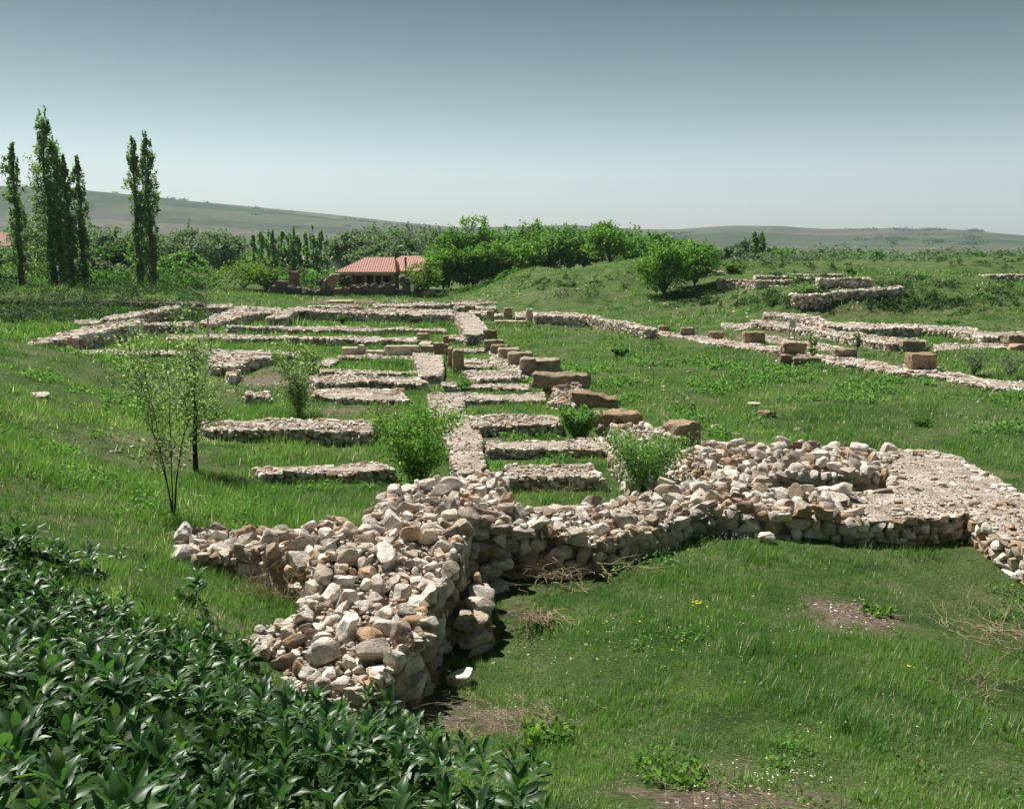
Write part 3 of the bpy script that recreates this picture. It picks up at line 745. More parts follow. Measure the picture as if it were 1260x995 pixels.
# ------------------------------------------------------------------ cut blocks, slabs, pillars
def block_mesh(name, w, d, h, matkey, seed, rough=.035, lean=0., taper=0., cuts=8, wedge=0.):
    bm = bmesh.new(); bmesh.ops.create_cube(bm, size=1)
    bmesh.ops.subdivide_edges(bm, edges=bm.edges[:], cuts=cuts, use_grid_fill=True)
    off = Vector((seed*3.1, seed*1.7, 5))
    for v in bm.verts:
        c = v.co.copy(); k = 2*max(abs(c.x), abs(c.y), abs(c.z))
        q = Vector((abs(c.x)*2, abs(c.y)*2, abs(c.z)*2)); e = sorted(q)[1]*sorted(q)[2]
        rnd = 1-.10*max(0, e-.75)*2.2 - .05*max(0, q.x*q.y*q.z-.6)
        co = Vector((c.x*w, c.y*d, (c.z+.5)*h))
        co.x *= rnd; co.y *= rnd
        if c.z > 0: co.z -= .10*max(0, e-.8)*min(h, .5)
        t = c.z+.5
        co.x *= 1-taper*t; co.y *= 1-taper*t; co.x += lean*h*t
        if wedge: co.z *= 1-wedge*max(0, c.x+.1)
        s_ = min(w, d, h)
        co += Vector((mnoise.noise(co*2.2/max(s_, .3)+off), mnoise.noise(co*2.2/max(s_, .3)+off*1.3), mnoise.noise(co*2.2/max(s_, .3)-off)))*rough*1.4
        co += Vector((mnoise.noise(co*6+off), mnoise.noise(co*6-off), mnoise.noise(co*6+off*2)))*rough*1.3
        v.co = co
    me = bpy.data.meshes.new(name); bm.to_mesh(me); bm.free()
    for p in me.polygons: p.use_smooth = True
    me.materials.append(M[matkey]); a = me.attributes.new('rnd', 'FLOAT', 'POINT')
    try: me.set_sharp_from_angle(angle=math.radians(50))
    except Exception: pass
    return me
_bs = [0]
def block(name, label, cat, bb, depth, matkey='block', zg=None, rz=0., h=None, group=None, Y=None, parent=None, rough=.035, tilt=0., roll=0., lift=0., **kw):
    """bb: picture box of the block; it stands on the ground (or zg) under the box's lower edge"""
    x0, y0, x1, y1 = bb; cx = (x0+x1)/2
    if Y is not None: p = atY(cx, y1, Y); zg_ = p[2]
    else:
        z = 0.0
        if zg is None:
            for _ in range(4): q = at(cx, y1, z); z = tz(q[0], q[1])
        else: z = zg
        p = at(cx, y1, z); zg_ = z
    w = (x1-x0)/F*p[1]
    if h is None:
        h = ((y1-y0) - F*depth*(H-zg_)/p[1]**2*.5)*p[1]/F
        h = max(h, .12)
    _bs[0] += 1
    me = block_mesh(name, w, depth, h+.06, matkey, _bs[0], rough=rough, **kw)
    o = bpy.data.objects.new(name, me); link(o, parent)
    o.location = (p[0], p[1]+depth/2, zg_-.06+lift); o.rotation_euler = (tilt, roll, rz)
    if parent is None:
        tag(o, label, cat, group)
        c_, s_ = math.cos(rz), math.sin(rz)
        FOOT.append(np.array([(p[0]+c_*a-s_*b, p[1]+depth/2+s_*a+c_*b) for a, b in ((-w/2, -depth/2), (w/2, -depth/2), (w/2, depth/2), (-w/2, depth/2))]))
    else: o.location -= Vector(parent.location)
    return o
GB = 'row of square blocks along the court'
block('stone_block', 'orange-brown square block at the far end of the block row', 'stone block', (594,406,611,418), .5, 'block_orange', group=GB, zg=.2)
block('stone_block', 'second block of the row from the far end, grey', 'stone block', (595,418,620,430), .8, group=GB, zg=.1)
block('stone_block', 'third block of the row, with a rounded corner', 'stone block', (603,424,627,436), .8, group=GB, zg=.1, taper=.12)
block('stone_block', 'fourth block of the row, brown-sided', 'stone block', (613,428,640,442), .9, group=GB, zg=.1)
block('stone_block', 'fifth block of the row, larger and grey', 'stone block', (625,433,655,451), .95, group=GB, zg=.1)
block('stone_block', 'sixth block of the row, narrow, butting against the dark-fronted one', 'stone block', (640,440,659,461), .9, group=GB, zg=.08)
block('stone_block', 'last block of the row, wide with dark stained front', 'stone block', (657,441,690,459), .9, group=GB, zg=.1)
block('stone_slab', 'long thick slab with orange-edged top lying across a smaller stone', 'stone slab', (655,459,727,476), .95, 'block', group='tumbled slabs', zg=.32, rough=.06, rz=-.05)
block('stone_block', 'dark stone propping up the long thick slab', 'stone block', (669,472,719,485), .6, 'block', group='tumbled slabs', zg=.0)
block('stone_slab', 'orange lichened wedge slab tilted on rubble', 'stone slab', (702,482,761,499), .8, 'block_orange', group='tumbled slabs', zg=.25, rough=.05, wedge=.55, roll=.06)
wall('pale rubble heap under the tilted wedge slab', [(682,481),(712,479),(722,490),(712,498),(690,497),(676,490)], .32, .2, cover=.85, pile=True, group='tumbled slabs', name='rubble_heap', cat='rubble heap')
block('stone_slab', 'flat slab with lichened top resting behind the white-flowering bush', 'stone slab', (729,506,791,521), .85, 'block_orange', group='tumbled slabs', zg=.30, rough=.05)
block('stone_block', 'small stone under the near end of the flat lichened slab', 'stone block', (737,520,784,536), .5, 'block', group='tumbled slabs', zg=.0)
block('stone_block', 'dark brown squared block at the corner of the court, right of the bush', 'stone block', (820,517,861,549), .8, 'block_orange', group='tumbled slabs', zg=.12, rz=.5, taper=.1)
wall('rubble heap behind the white-flowering bush', [(755,527),(790,522),(830,535),(838,552),(845,585),(815,596),(775,592),(752,560),(748,540)], .35, .2, cover=.75, pile=True, group='tumbled slabs', name='rubble_heap', cat='rubble heap')
# uprights
GU = 'upright slabs beside the path'
block('upright_slab', 'tall dark upright slab, nearest of the three', 'stone slab', (557,429,570,459), .8, 'block', group=GU, zg=0, rough=.03)
block('upright_slab', 'upright slab behind the dark one, orange-edged', 'stone slab', (551,427,557,449), .8, 'block_orange', group=GU, zg=.1, rough=.03)
block('upright_slab', 'farthest of the three upright slabs', 'stone slab', (547,423,551.5,440), .8, 'block_orange', group=GU, zg=.1, rough=.03)
GA = 'long pale ashlar blocks'
block('ashlar_block', 'left end ashlar block of the long pale line', 'stone block', (420,427,440,437), .5, 'ashlar', group=GA, zg=.1, rough=.02)
block('ashlar_block', 'small raised ashlar block next to the left end one', 'stone block', (440,424,448,436.5), .5, 'ashlar', group=GA, zg=.1, rough=.02)
block('ashlar_block', 'low middle ashlar block between two raised ones', 'stone block', (448,431,473,437), .5, 'ashlar', group=GA, zg=.1, rough=.02)
block('ashlar_block', 'long right ashlar block ending at the flat slabs', 'stone block', (473,425,516,437), .5, 'ashlar', group=GA, zg=.1, rough=.02)
GF = 'flat pale slabs at the crossing'
block('paving_slab', 'small raised pale slab behind the crossing', 'stone slab', (513,410,528,416), .5, 'ashlar', group=GF, zg=.2, rough=.02)
block('paving_slab', 'broad pale slab in the middle of the crossing', 'stone slab', (515,416,529,426), 1.6, 'ashlar', group=GF, zg=.28, h=.1, rough=.02)
block('paving_slab', 'pale slab at the near edge of the crossing', 'stone slab', (517,424,535,431), .5, 'ashlar', group=GF, zg=.25, h=.2, rough=.02)
block('stone_block', 'dark-fronted block beside the crossing slabs', 'stone block', (534,421,547,437), .5, 'block', group=GF, zg=.05, rough=.03)
block('stone_block', 'orange-edged block stub at the crossing, right', 'stone block', (545,413,551,422), .5, 'block_orange', group=GF, zg=.2)
# gateway
GG = 'small gateway stones at the far end of the court'
block('gate_pillar', 'square pale pillar left of the threshold', 'stone pillar', (599,382,608,396), .5, 'ashlar', group=GG, zg=.0, rough=.02)
block('threshold_stone', 'long dark-fronted threshold slab of the small gateway', 'stone slab', (608,393,651,399), .8, 'ashlar', group=GG, zg=-.02, h=.2, rough=.02)
block('gate_pillar', 'rounded upright stone right of the threshold', 'stone pillar', (647,380,656,398), .5, 'ashlar', group=GG, zg=.0, taper=.25, rough=.05)
block('gate_block', 'orange-lit dark block behind the threshold', 'stone block', (620,379,630,391), .9, 'block_orange', group=GG, zg=.1)
block('gate_block', 'low block behind the square pillar', 'stone block', (571,376,584,384), .9, 'block_orange', group=GG, zg=.2)
block('gate_block', 'small grey block on the rubble near the white post', 'stone block', (534,376,539,384), .5, 'block', group=GG, zg=.15)
o = block('white_post', 'thin white post standing at the far end of the path', 'post', (560,375,562,392), .14, 'white', zg=.3, rough=.005, cuts=2)
# court wall blocks
GC = 'squared blocks on the court boundary wall'
for lab, bb, dep, mt, z in [
    ('leftmost of the small blocks on the court wall, at the foot of the mound', (811,401,824,409), .5, 'block_orange', .1),
    ('second small block on the court wall from the left', (838,403,855,413), .5, 'block', .1),
    ('third small orange block on the court wall', (874,408,890,419), .5, 'block_orange', .1),
    ('fourth block on the court wall, pale-topped with orange side', (916,408,942,423), .7, 'block_orange', .1),
    ('orange block raised on top of the low dark pair', (965,421,993,433), .7, 'block_orange', .3),
    ('orange square block below the raised one, left of the dark one', (960,436,975,448), .6, 'block_orange', .05),
    ('low dark block beside the orange square one', (975,439,1011,450), .6, 'block', .0),
    ('pale-topped block right of the low dark one', (1027,429,1055,441), .7, 'block', .15),
    ('large lichened block standing on a smaller dark one', (1121,434,1154,452), .8, 'block_orange', .28),
    ('small dark stone under the large lichened block', (1136,450,1153,460), .6, 'block', .0),
    ('dark squared corner block at the end of the lit lower wall', (1110,419,1138,431), .8, 'block', .25),
    ('grey block at the right picture edge behind the strip wall', (1241,412,1275,423), .9, 'block', .4)]:
    block('court_block', lab, 'stone block', bb, dep, mt, group=GC, zg=z, rough=.04)
wall('stone footing under the large lichened block', [(1112,449),(1140,448),(1156,452),(1150,457),(1114,456)], .22, .2, cover=.7, group=GC, name='stone_footing', cat='stone footing')

# loose boulders
def boulder(label, px, py, w, hh, matkey='stone', flat=.6, group='loose boulders on the grass', seed=0):
    g_ = ground(px, py); w_ = w/F*math.hypot(g_[0], g_[1]); h_ = hh/F*math.hypot(g_[0], g_[1])
    lib = ROCK_HI if w > 18 else ROCK_MD
    V, T = lib[(seed*5+3) % len(lib)]; V = V*np.array([w_/2, w_*.45, h_*.42]); a = R.uniform(-.3, .3)
    V = V@np.array(Matrix.Rotation(a, 3, 'Z')).T
    o = mk_obj('boulder', V+np.array([g_[0], g_[1], g_[2]+h_*.2]), [T], M[matkey], loc=(g_[0], g_[1], g_[2]), smooth=True, rnd=np.full(len(V), R.random()))
    tag(o, label, 'boulder', group)
for i, (lab, px, py, w, hh, mt) in enumerate([
    ('big white angular boulder lying alone in the grass below the boulder heap', 569,843,42,28,'white'),
    ('pale flat-topped boulder beside the broken ledge', 613,727,34,18,'white'),
    ('rounded cream boulder in the middle of the court', 944,512,26,11,'stone'),
    ('smaller pale boulder just behind the rounded cream one', 928,499,17,7,'white'),
    ('small boulder right of the rounded cream one, nearer the pit', 984,532,15,8,'stone'),
    ('flat white stone beside the dark corner block', 881,526,16,6,'white'),
    ('small stone between the corner block and the pit', 905,535,12,5,'stone'),
    ('white boulder in front of the large lichened block', 1122,463,10,6,'white'),
    ('grey boulder at the right edge behind the court wall', 1252,431,22,12,'stone'),
    ('pale stone standing out of the grass left of the boulders', 853,505,9,16,'stone'),
    ('half-buried grey stone in the grass of the left slope', 48,487,24,5,'stone'),
    ('reddish boulder at the foot of the front wall', 945,668,26,20,'stone'),
    ('pale stone in the grass inside the left lawn', 190,450,12,5,'stone')]):
    boulder(lab, px, py, w, hh, mt, seed=i)
# scattered stones one cannot count
S = Stones(); root = thing('scattered_stones', 'scatter of small pale stones lying in the grass of the court', 'loose stones', (0, 45, 0))
root['kind'] = 'stuff'
def scatter(px, py, n, rx, ry, s):
    c = ground(px, py)
    for _ in range(n):
        x = c[0]+R.gauss(0, rx); y = c[1]+R.gauss(0, ry); r_ = s*R.uniform(.4, 1.2)
        S.add((x, y, tz(x, y)+r_*.2), (r_, r_*.8, r_*.5), R.uniform(0, 6), .2, R.uniform(0, 6), True)
for a in [(650,400,90,2.8,1.6,.09),(700,408,40,3,1.2,.08),(800,450,26,6,6,.07),(880,445,20,4,3,.10),(1000,450,20,5,3,.10),(1060,470,16,5,3,.08),(900,520,40,3,2.5,.05),(765,490,24,1,3,.08),
          (825,490,16,.25,2,.12),(1000,500,30,5,5,.04),(1180,520,20,3,3,.05),(560,375,140,4,2,.14),(620,374,80,4,1.5,.12),(520,378,80,4,1.2,.13),(350,478,60,2,1.2,.06),(440,374,60,6,1.0,.10),(400,385,40,5,1,.1),
          (885,365,60,2.5,1.5,.14),(930,362,40,4,1,.12),(980,360,30,3,2,.12),(1045,757,110,.32,.35,.022),(880,975,40,.4,.25,.018),(300,830,30,.4,.5,.05),(940,660,30,.25,.2,.05),(590,800,30,.5,.5,.03),(230,455,12,3,2,.06),
          (160,560,20,.6,.6,.06),(410,505,20,1.0,.6,.06)]:
    scatter(*a)
_sroot = root
VV, TT, RR, n = [], [], [], 0
for p, h, yaw, tl, td, vis, mk in S.L:
    V, T = (ROCK_LO[R.randrange(10)] if h[0] > .07 else ROCK_XL[R.randrange(8)]); m = np.array(rot_batch(yaw, tl, td)); VV.append((V*np.array(h))@m.T+np.array(p)); TT.append(T+n); RR.append(np.full(len(V), R.random())); n += len(V)
bpy.data.objects.remove(root)
o = mk_obj('scattered_stones', np.concatenate(VV), [np.concatenate(TT)], M['stone'], rnd=np.concatenate(RR), loc=(0, 45, 0)); o['kind'] = 'stuff'
tag(o, 'scatter of small pale stones lying in the grass of the court', 'loose stones')

# ------------------------------------------------------------------ tubes, trees, shrubs
def tube(pts, rads, sides=6):
    pts = np.asarray(pts, float); n = len(pts); V = []
    for i in range(n):
        d = pts[min(i+1, n-1)]-pts[max(i-1, 0)]; d = d/max(np.linalg.norm(d), 1e-9)
        u = np.cross(d, (0, 0, 1.) if abs(d[2]) < .9 else (1., 0, 0)); u /= np.linalg.norm(u); v = np.cross(d, u)
        for k in range(sides):
            a = 2*math.pi*k/sides; V.append(pts[i]+rads[i]*(math.cos(a)*u+math.sin(a)*v))
    Q = [[i*sides+k, i*sides+(k+1) % sides, (i+1)*sides+(k+1) % sides, (i+1)*sides+k] for i in range(n-1) for k in range(sides)]
    return np.array(V), np.array(Q)
def join(parts):
    VV, QQ, n = [], [], 0
    for V, Q in parts: VV.append(V); QQ.append(Q+n); n += len(V)
    return np.concatenate(VV), np.concatenate(QQ)
def branch(p0, p1, r0, r1, wob=.06, n=6, sides=6, rng=RNG):
    p0 = np.array(p0, float); p1 = np.array(p1, float); L = np.linalg.norm(p1-p0)
    t = np.linspace(0, 1, n)[:, None]; P = p0+(p1-p0)*t + rng.normal(size=(n, 3))*wob*L*np.sin(t*math.pi)
    return tube(P, np.linspace(r0, r1, n), sides)
def leaf_quads(C, size, rng, elong=1.5, droop=0.):
    """rhombus leaves at points C"""
    n = len(C); u = rng.normal(size=(n, 3)); u[:, 2] -= droop; u /= np.linalg.norm(u, axis=1)[:, None]
    w = rng.normal(size=(n, 3)); v = np.cross(u, w); v /= np.maximum(np.linalg.norm(v, axis=1), 1e-6)[:, None]
    s = (size*rng.uniform(.6, 1.3, n))[:, None]
    V = np.stack([C-u*s*elong/2, C+v*s*.5, C+u*s*elong/2, C-v*s*.5], 1).reshape(-1, 3)
    Q = np.arange(n*4).reshape(n, 4)
    rnd = np.repeat(rng.uniform(0, 1, n), 4)
    return V, Q, rnd
def tree(label, x, y, h, w, kind='round', mat='leaf_mid', n=4500, ls=.16, group=None, zb=None, trunk_frac=.30, name='tree', lobes=12, cat='tree', seed=None, trunk_r=None):
    rng = np.random.default_rng(int(abs(x*131+y*17+h*7)) + (seed or 0))
    z = tz(x, y)-.05 if zb is None else zb
    root = thing(name, label, cat, (x, y, z), group)
    B = []; tr = trunk_r or h*.022; lob = []
    if kind == 'poplar':
        B.append(branch((0, 0, 0), (rng.normal()*.15, rng.normal()*.15, h*.96), tr, .02, .012, 10))
        nl = lobes*3
        for i in range(nl):
            t = (i+.5)/nl; prof = (min(1, (t/.09)**.35))*(1-max(0, (t-.55)/.45)**2.2*.75)*(.78+.45*rng.random())
            rr_ = w/2*prof*1.55; a = rng.uniform(0, 6.28); o_ = rr_*rng.uniform(.1, .55)
            c = np.array([math.cos(a)*o_, math.sin(a)*o_, h*(.05+.92*t)])
            lob.append((c, rr_*.66, h/nl*3.6))
            B.append(branch((0, 0, max(.05*h, c[2]-h*.10)), c, tr*.3*(1-t)+.01, .008, .03, 4, 4))
    else:
        ct = h*trunk_frac
        top = np.array([rng.normal()*w*.05, rng.normal()*w*.05, h*.72])
        B.append(branch((0, 0, 0), top, tr, tr*.25, .02, 8))
        cc = np.array([0, 0, ct+(h-ct)*.5]); sem = np.array([w/2, w/2, (h-ct)/2])
        for i in range(lobes):
            v = rng.normal(size=3); v /= np.linalg.norm(v); v[2] = v[2]*.9+.1
            r_ = rng.uniform(.22, .38); c = cc+v*sem*(1-r_*.95)*rng.uniform(.7, 1.05)
            if kind == 'bush': c[2] = max(c[2], sem[2]*.25)
            lob.append((c, w/2*r_*1.5, (h-ct)/2*r_*1.5))
            B.append(branch((0, 0, rng.uniform(.5, 1)*ct+.02*h), c, tr*.45, .012, .06, 5, 5))
        lob.append((cc, w*.30, (h-ct)*.30))
    C = []
    per = max(8, int(n*.86/len(lob)))
    for c, a, b in lob:
        m = int(per*rng.uniform(.7, 1.3)); v = rng.normal(size=(m, 3)); v /= np.linalg.norm(v, axis=1)[:, None]
        rad = rng.uniform(.35, 1.08, m)**.6
        # clumps on the lobe
        k = max(3, m//22); ctr = v[:k]*rad[:k, None]; who = rng.integers(0, k, m)
        q = ctr[who] + rng.normal(size=(m, 3))*.17
        C.append(c+q*np.array([a, a, b]))
    C = np.concatenate(C)
    C = C[C[:, 2] > h*.02]
    V, Q, rnd = leaf_quads(C, ls, rng)
    # tone follows the clump, like lighter new growth
    tv, tq = join(B)
    mk_obj('trunk', tv+np.array([x, y, z]), [tq], M['bark'], root, smooth=True)
    mk_obj('crown', V+np.array([x, y, z]), [Q], M[mat], root, rnd)
    return root
def ptree(label, px, ptop, pbase_or_none, wpx, Y, **kw):
    """tree whose trunk stands at depth Y under picture column px"""
    x = (px-CX)/F*Y/cp*1.0; x = atY(px, (ptop+350)/2, Y)[0]; z = tz(x, Y); top = atY(px, ptop, Y)[2]
    return tree(label, x, Y, top-z, wpx/F*Y, **kw)

GP = 'tall columnar poplars beyond the left field'
for lab, px, pt, wp, Y, n in [
    ('lone slim poplar at the left edge of the row', 20, 176, 19, 94, 5200), ('tallest and broadest poplar, ragged double top', 60, 141, 26, 95, 9000),
    ('poplar stem just right of the tallest one, hidden in it', 72, 172, 17, 96, 4500),
    ('poplar right of the tallest one, first of a close pair', 84, 194, 15, 94, 4600), ('poplar right of the tallest one, second of the close pair', 99, 192, 15, 95, 4600),
    ('left poplar of the separate pair, crooked top', 168, 168, 17, 95, 5000), ('right poplar of the separate pair, straight top', 183, 164, 18, 96, 5400)]:
    ptree(lab, px, pt, None, wp, Y, kind='poplar', mat='leaf_poplar', n=int(n*1.35), ls=.155, group=GP, name='poplar_tree', lobes=16)
GW = 'grey-green trees behind the poplars'
mid = [(-8,300,40,120,'leaf_grey'),(45,262,52,128,'leaf_grey'),(115,276,50,130,'leaf_grey'),(142,282,48,122,'leaf_grey'),(150,300,40,108,'leaf_dark'),(205,290,52,118,'leaf_grey'),
       (232,277,50,140,'leaf_grey'),(268,281,46,145,'leaf_grey'),(290,288,36,150,'leaf_grey'),(222,308,44,106,'leaf_mid'),(128,318,34,104,'leaf_grey'),(246,330,26,104,'leaf_mid'),(30,320,30,112,'leaf_grey'),
       (0,330,40,102,'leaf_dark'),(110,328,26,100,'leaf_mid'),(175,325,28,103,'leaf_dark')]
ml = ['at the left picture edge behind the slim poplar','behind the tallest poplar','rising right of the close poplar pair','second right of the close poplar pair','dark and low between the poplar groups',
      'just right of the separate poplar pair','tall and pale, second right of the poplar pair','third right of the poplar pair','fourth and last before the far poplar row','rounded one in front of the tall pale pair',
      'small one low beside the close poplar pair','small one at the edge of the field by the yellow bush','small one between slim and tallest poplar','dark low one at the far left','small one under the close pair','dark small one under the separate pair']
for (px, pt, wp, Y, mt), lab in zip(mid, ml):
    ptree('willow-like tree, '+lab, px, pt, None, wp*1.3, Y, mat=mt, n=5200, ls=.24, group=GW, name='willow_tree', trunk_frac=.04, lobes=18)
ptree('bright yellow-green round bush left of the dark ruins', 298, 314, None, 92, 102, mat='leaf_yellow', n=5200, ls=.16, name='willow_bush', kind='bush', trunk_frac=.02, lobes=14, cat='bush')
ptree('smaller green bush beside the yellow-green one', 340, 335, None, 46, 104, mat='leaf_mid', n=2600, ls=.17, name='green_bush', kind='bush', trunk_frac=.02, cat='bush', group='green bushes behind the dark ruins')
ptree('green bush between the leaning slab and the red-roofed building', 408, 330, None, 34, 108, mat='leaf_mid', n=2400, ls=.18, name='green_bush', kind='bush', trunk_frac=.02, cat='bush', group='green bushes behind the dark ruins')
ptree('green bush behind the pink pillar', 372, 332, None, 50, 112, mat='leaf_mid', n=2600, ls=.19, name='green_bush', kind='bush', trunk_frac=.02, cat='bush', group='green bushes behind the dark ruins')
ptree('yellowish small tree in front of the right wing of the building', 515, 322, None, 52, 99, mat='leaf_yellow', n=5200, ls=.13, name='small_tree', trunk_frac=.08, lobes=12)
for i, (px, pt) in enumerate([(312,292),(322,286),(331,290),(338,291),(346,287),(355,288),(362,286),(369,287),(378,288),(386,287),(395,289),(402,293)]):
    ptree('slim young poplar, number %s from the left in the far row' % ['one','two','three','four','five','six','seven','eight','nine','ten','eleven','twelve'][i], px, pt, None, 11, 185+2*(i % 3),
          kind='poplar', mat='leaf_mid', n=1100, ls=.34, group='far row of young poplars', name='poplar_tree', lobes=5)
GBk = 'tall grey-green trees behind the building'
for lab, px, pt, wp, Y in [('leftmost', 430,283,44,150), ('second', 455,276,50,155), ('third, with a forked trunk', 482,277,48,150), ('fourth', 508,275,50,156), ('fifth, next to the bright green wood', 534,277,46,150), ('low one filling the gap above the roof', 470,296,60,135)]:
    ptree('large grey-green tree behind the red roof, '+lab, px, pt, None, wp*1.35, Y, mat='leaf_grey', n=5600, ls=.27, group=GBk, name='large_tree', trunk_frac=.05, lobes=18)
GR = 'bright round trees of the wood at the foot of the mound'
for lab, px, pt, wp, Y, mt in [
    ('leftmost, standing free with thin trunk', 545,300,36,104,'leaf_bright'), ('second, taller and darker', 552,280,40,112,'leaf_bright'), ('third, tall crown', 588,268,50,114,'leaf_bright'),
    ('fourth, low front tree', 574,305,42,105,'leaf_bright'), ('fifth, low front tree beside the fourth', 600,298,46,105,'leaf_bright'), ('sixth, broad crown', 622,278,50,113,'leaf_bright'),
    ('seventh, low front tree over the shaded ditch', 632,292,48,106,'leaf_bright'), ('eighth, taller dark crown', 657,270,34,114,'leaf_mid'), ('ninth, round crown in the middle', 682,280,50,108,'leaf_mid'),
    ('tenth, round crown with visible trunk', 700,276,46,110,'leaf_mid'), ('eleventh, darker inner tree', 718,290,40,112,'leaf_mid'), ('twelfth, the dense dark one by the mound top', 752,274,58,104,'leaf_bright'),
    ('thirteenth, low tree behind the mound crest', 782,288,40,115,'leaf_mid'), ('last, small tree behind the twin round trees', 808,286,34,118,'leaf_mid'), ('low pale one behind the last', 838,294,40,125,'leaf_bright'), ('dark low one in the shade between the seventh and ninth', 660,300,36,109,'leaf_dark')]:
    ptree('round broadleaf tree, '+lab, px, pt, None, wp*1.28, Y, mat=mt, n=7200, ls=.19, group=GR, name='round_tree', trunk_frac=.14, lobes=24)
ptree('left one of the twin round trees on the mound, glossy green', 818, 298, None, 68, 79, mat='leaf_bright', n=10500, ls=.13, name='round_tree', trunk_frac=.05, lobes=16, group='twin round trees on the mound')
ptree('right one of the twin round trees on the mound, paler', 855, 295, None, 66, 81, mat='leaf_mid', n=10500, ls=.13, name='round_tree', trunk_frac=.05, lobes=16, group='twin round trees on the mound')
ptree('single small bush on the slope of the mound', 694, 348, None, 19, 84, mat='leaf_bright', n=1500, ls=.10, name='small_bush', kind='bush', trunk_frac=.0, lobes=8, cat='bush')
ptree('pale leafy bush beside the walls on the mound', 899, 323, None, 24, 86, mat='leaf_yellow', n=1800, ls=.12, name='small_bush', kind='bush', trunk_frac=.0, lobes=8, cat='bush')
ptree('dark bush behind the straight wall on the mound', 1046, 328, None, 14, 92, mat='leaf_dark', n=1200, ls=.12, name='small_bush', kind='bush', trunk_frac=.0, lobes=7, cat='bush')
ptree('dark green bush growing on the pale upper wall', 1170, 393, None, 26, 60, mat='leaf_mid', n=2600, ls=.08, name='small_bush', kind='bush', trunk_frac=.0, lobes=9, cat='bush')
GH = 'trees and bushes beyond the mound on the right'
for i, (lab, px, pt, wp, Y, mt, k) in enumerate([('tall narrow poplar of the close pair, left', 928,289,10,150,'leaf_mid','poplar'), ('tall narrow poplar of the close pair, right', 936,287,10,151,'leaf_mid','poplar'),
    ('grey round tree left of the narrow poplars', 912,291,30,158,'leaf_grey','round'), ('low grey tree far left of the narrow poplars', 893,300,24,160,'leaf_grey','round'), ('first low bushy tree right of the narrow poplars', 960,304,42,150,'leaf_mid','round'),
    ('second low bushy tree right of the narrow poplars', 995,306,46,152,'leaf_grey','round'), ('third low bushy tree, the highest of the hedge', 1034,302,52,150,'leaf_mid','round'), ('fourth low bushy tree, at the hedge end', 1070,307,34,152,'leaf_mid','round'),
    ('round grey tree left in the far right hedge', 1142,308,30,150,'leaf_grey','round'), ('bushy tree second in the far right hedge', 1170,310,36,148,'leaf_grey','round'),
    ('bushy tree third in the far right hedge', 1204,308,44,146,'leaf_mid','round'), ('bushy tree last in the far right hedge', 1245,307,56,146,'leaf_grey','round')]):
    if k == 'poplar': ptree(lab, px, pt, None, wp, Y, kind='poplar', mat=mt, n=1800, ls=.26, group=GH, name='poplar_tree', lobes=8)
    else: ptree(lab, px, pt, None, wp, Y, mat=mt, n=2600, ls=.26, group=GH, name='bushy_tree', trunk_frac=.05, lobes=12)
# bushy growth one could not count: hedge mass, undergrowth, bank growth
def growth(name, label, spots, mat, ls, per):
    VV, QQ, RR, n = [], [], [], 0
    for x, y, r, h in spots:
        m = int(per*RNG.uniform(.7, 1.3)); v = RNG.normal(size=(m, 3)); v /= np.linalg.norm(v, axis=1)[:, None]
        k = max(3, m//14); c = v[RNG.integers(0, k, m)]+RNG.normal(size=(m, 3))*.22
        C = np.c_[x+c[:, 0]*r, y+c[:, 1]*r, np.abs(c[:, 2])*h]; C[:, 2] += terr(C[:, 0], C[:, 1])
        V, Q, rr_ = leaf_quads(C, ls, RNG); VV.append(V); QQ.append(Q+n); RR.append(rr_); n += len(V)
    V = np.concatenate(VV); loc = tuple(V.mean(0)[:2])+(float(V[:, 2].min()),)
    o = mk_obj(name, V, [np.concatenate(QQ)], M[mat], rnd=np.concatenate(RR), loc=loc); o['kind'] = 'stuff'; tag(o, label, 'undergrowth'); return o
sp_ = []
for px in np.arange(-60, 260, 7): 
    p = atY(px, 350, R.uniform(97, 103)); sp_.append((p[0], p[1], R.uniform(.8, 1.8), R.uniform(.6, 2.0)))
for px in np.arange(330, 430, 8):
    p = atY(px, 350, R.uniform(104, 112)); sp_.append((p[0], p[1], R.uniform(.8, 1.6), R.uniform(.8, 2.2)))
for px in np.arange(550, 640, 8):
    p = atY(px, 350, R.uniform(100, 104)); sp_.append((p[0], p[1], R.uniform(.5, 1.2), R.uniform(.3, .8)))
growth('undergrowth', 'dark undergrowth along the foot of the trees behind the field', sp_, 'leaf_dark', .18, 300)
sp_ = []
for px in np.arange(-90, 255, 1.6):
    p = at(px, 370+R.uniform(-5, 14), .7); sp_.append((p[0], p[1], R.uniform(.4, 1.0), R.uniform(.5, 1.1)))
growth('bank_growth', 'dark weeds covering the stone bank of the left field', sp_, 'leaf_shade', .09, 150)
sp_ = []
for (ax, ay, rx, ry, k_) in [(1000,372,14,5,26),(1190,374,34,7,26),(1095,378,18,4,24),(845,372,20,5,30),(960,345,22,3,18),(1130,352,40,4,16),(1250,360,20,8,12),(930,372,30,5,26),(700,352,40,6,22),(1235,325,50,4,26),(990,328,50,3,24)]:
    for _ in range(k_):
        g_ = ground(ax+R.gauss(0, rx), ay+R.gauss(0, ry)); sp_.append((g_[0], g_[1], R.uniform(.3, .9), R.uniform(.15, .5)))
growth('slope_scrub', 'darker tufts and scrub on the slope of the mound', sp_, 'leaf_shade', .10, 70)
sp_ = []
for px in np.arange(870, 1330, 9):
    p = atY(px, 310, R.uniform(130, 142)); sp_.append((p[0], p[1], R.uniform(1.0, 2.6), R.uniform(.6, 1.7)))
growth('far_hedge', 'low tangled hedge beyond the top of the mound', sp_, 'leaf_grey', .22, 260)
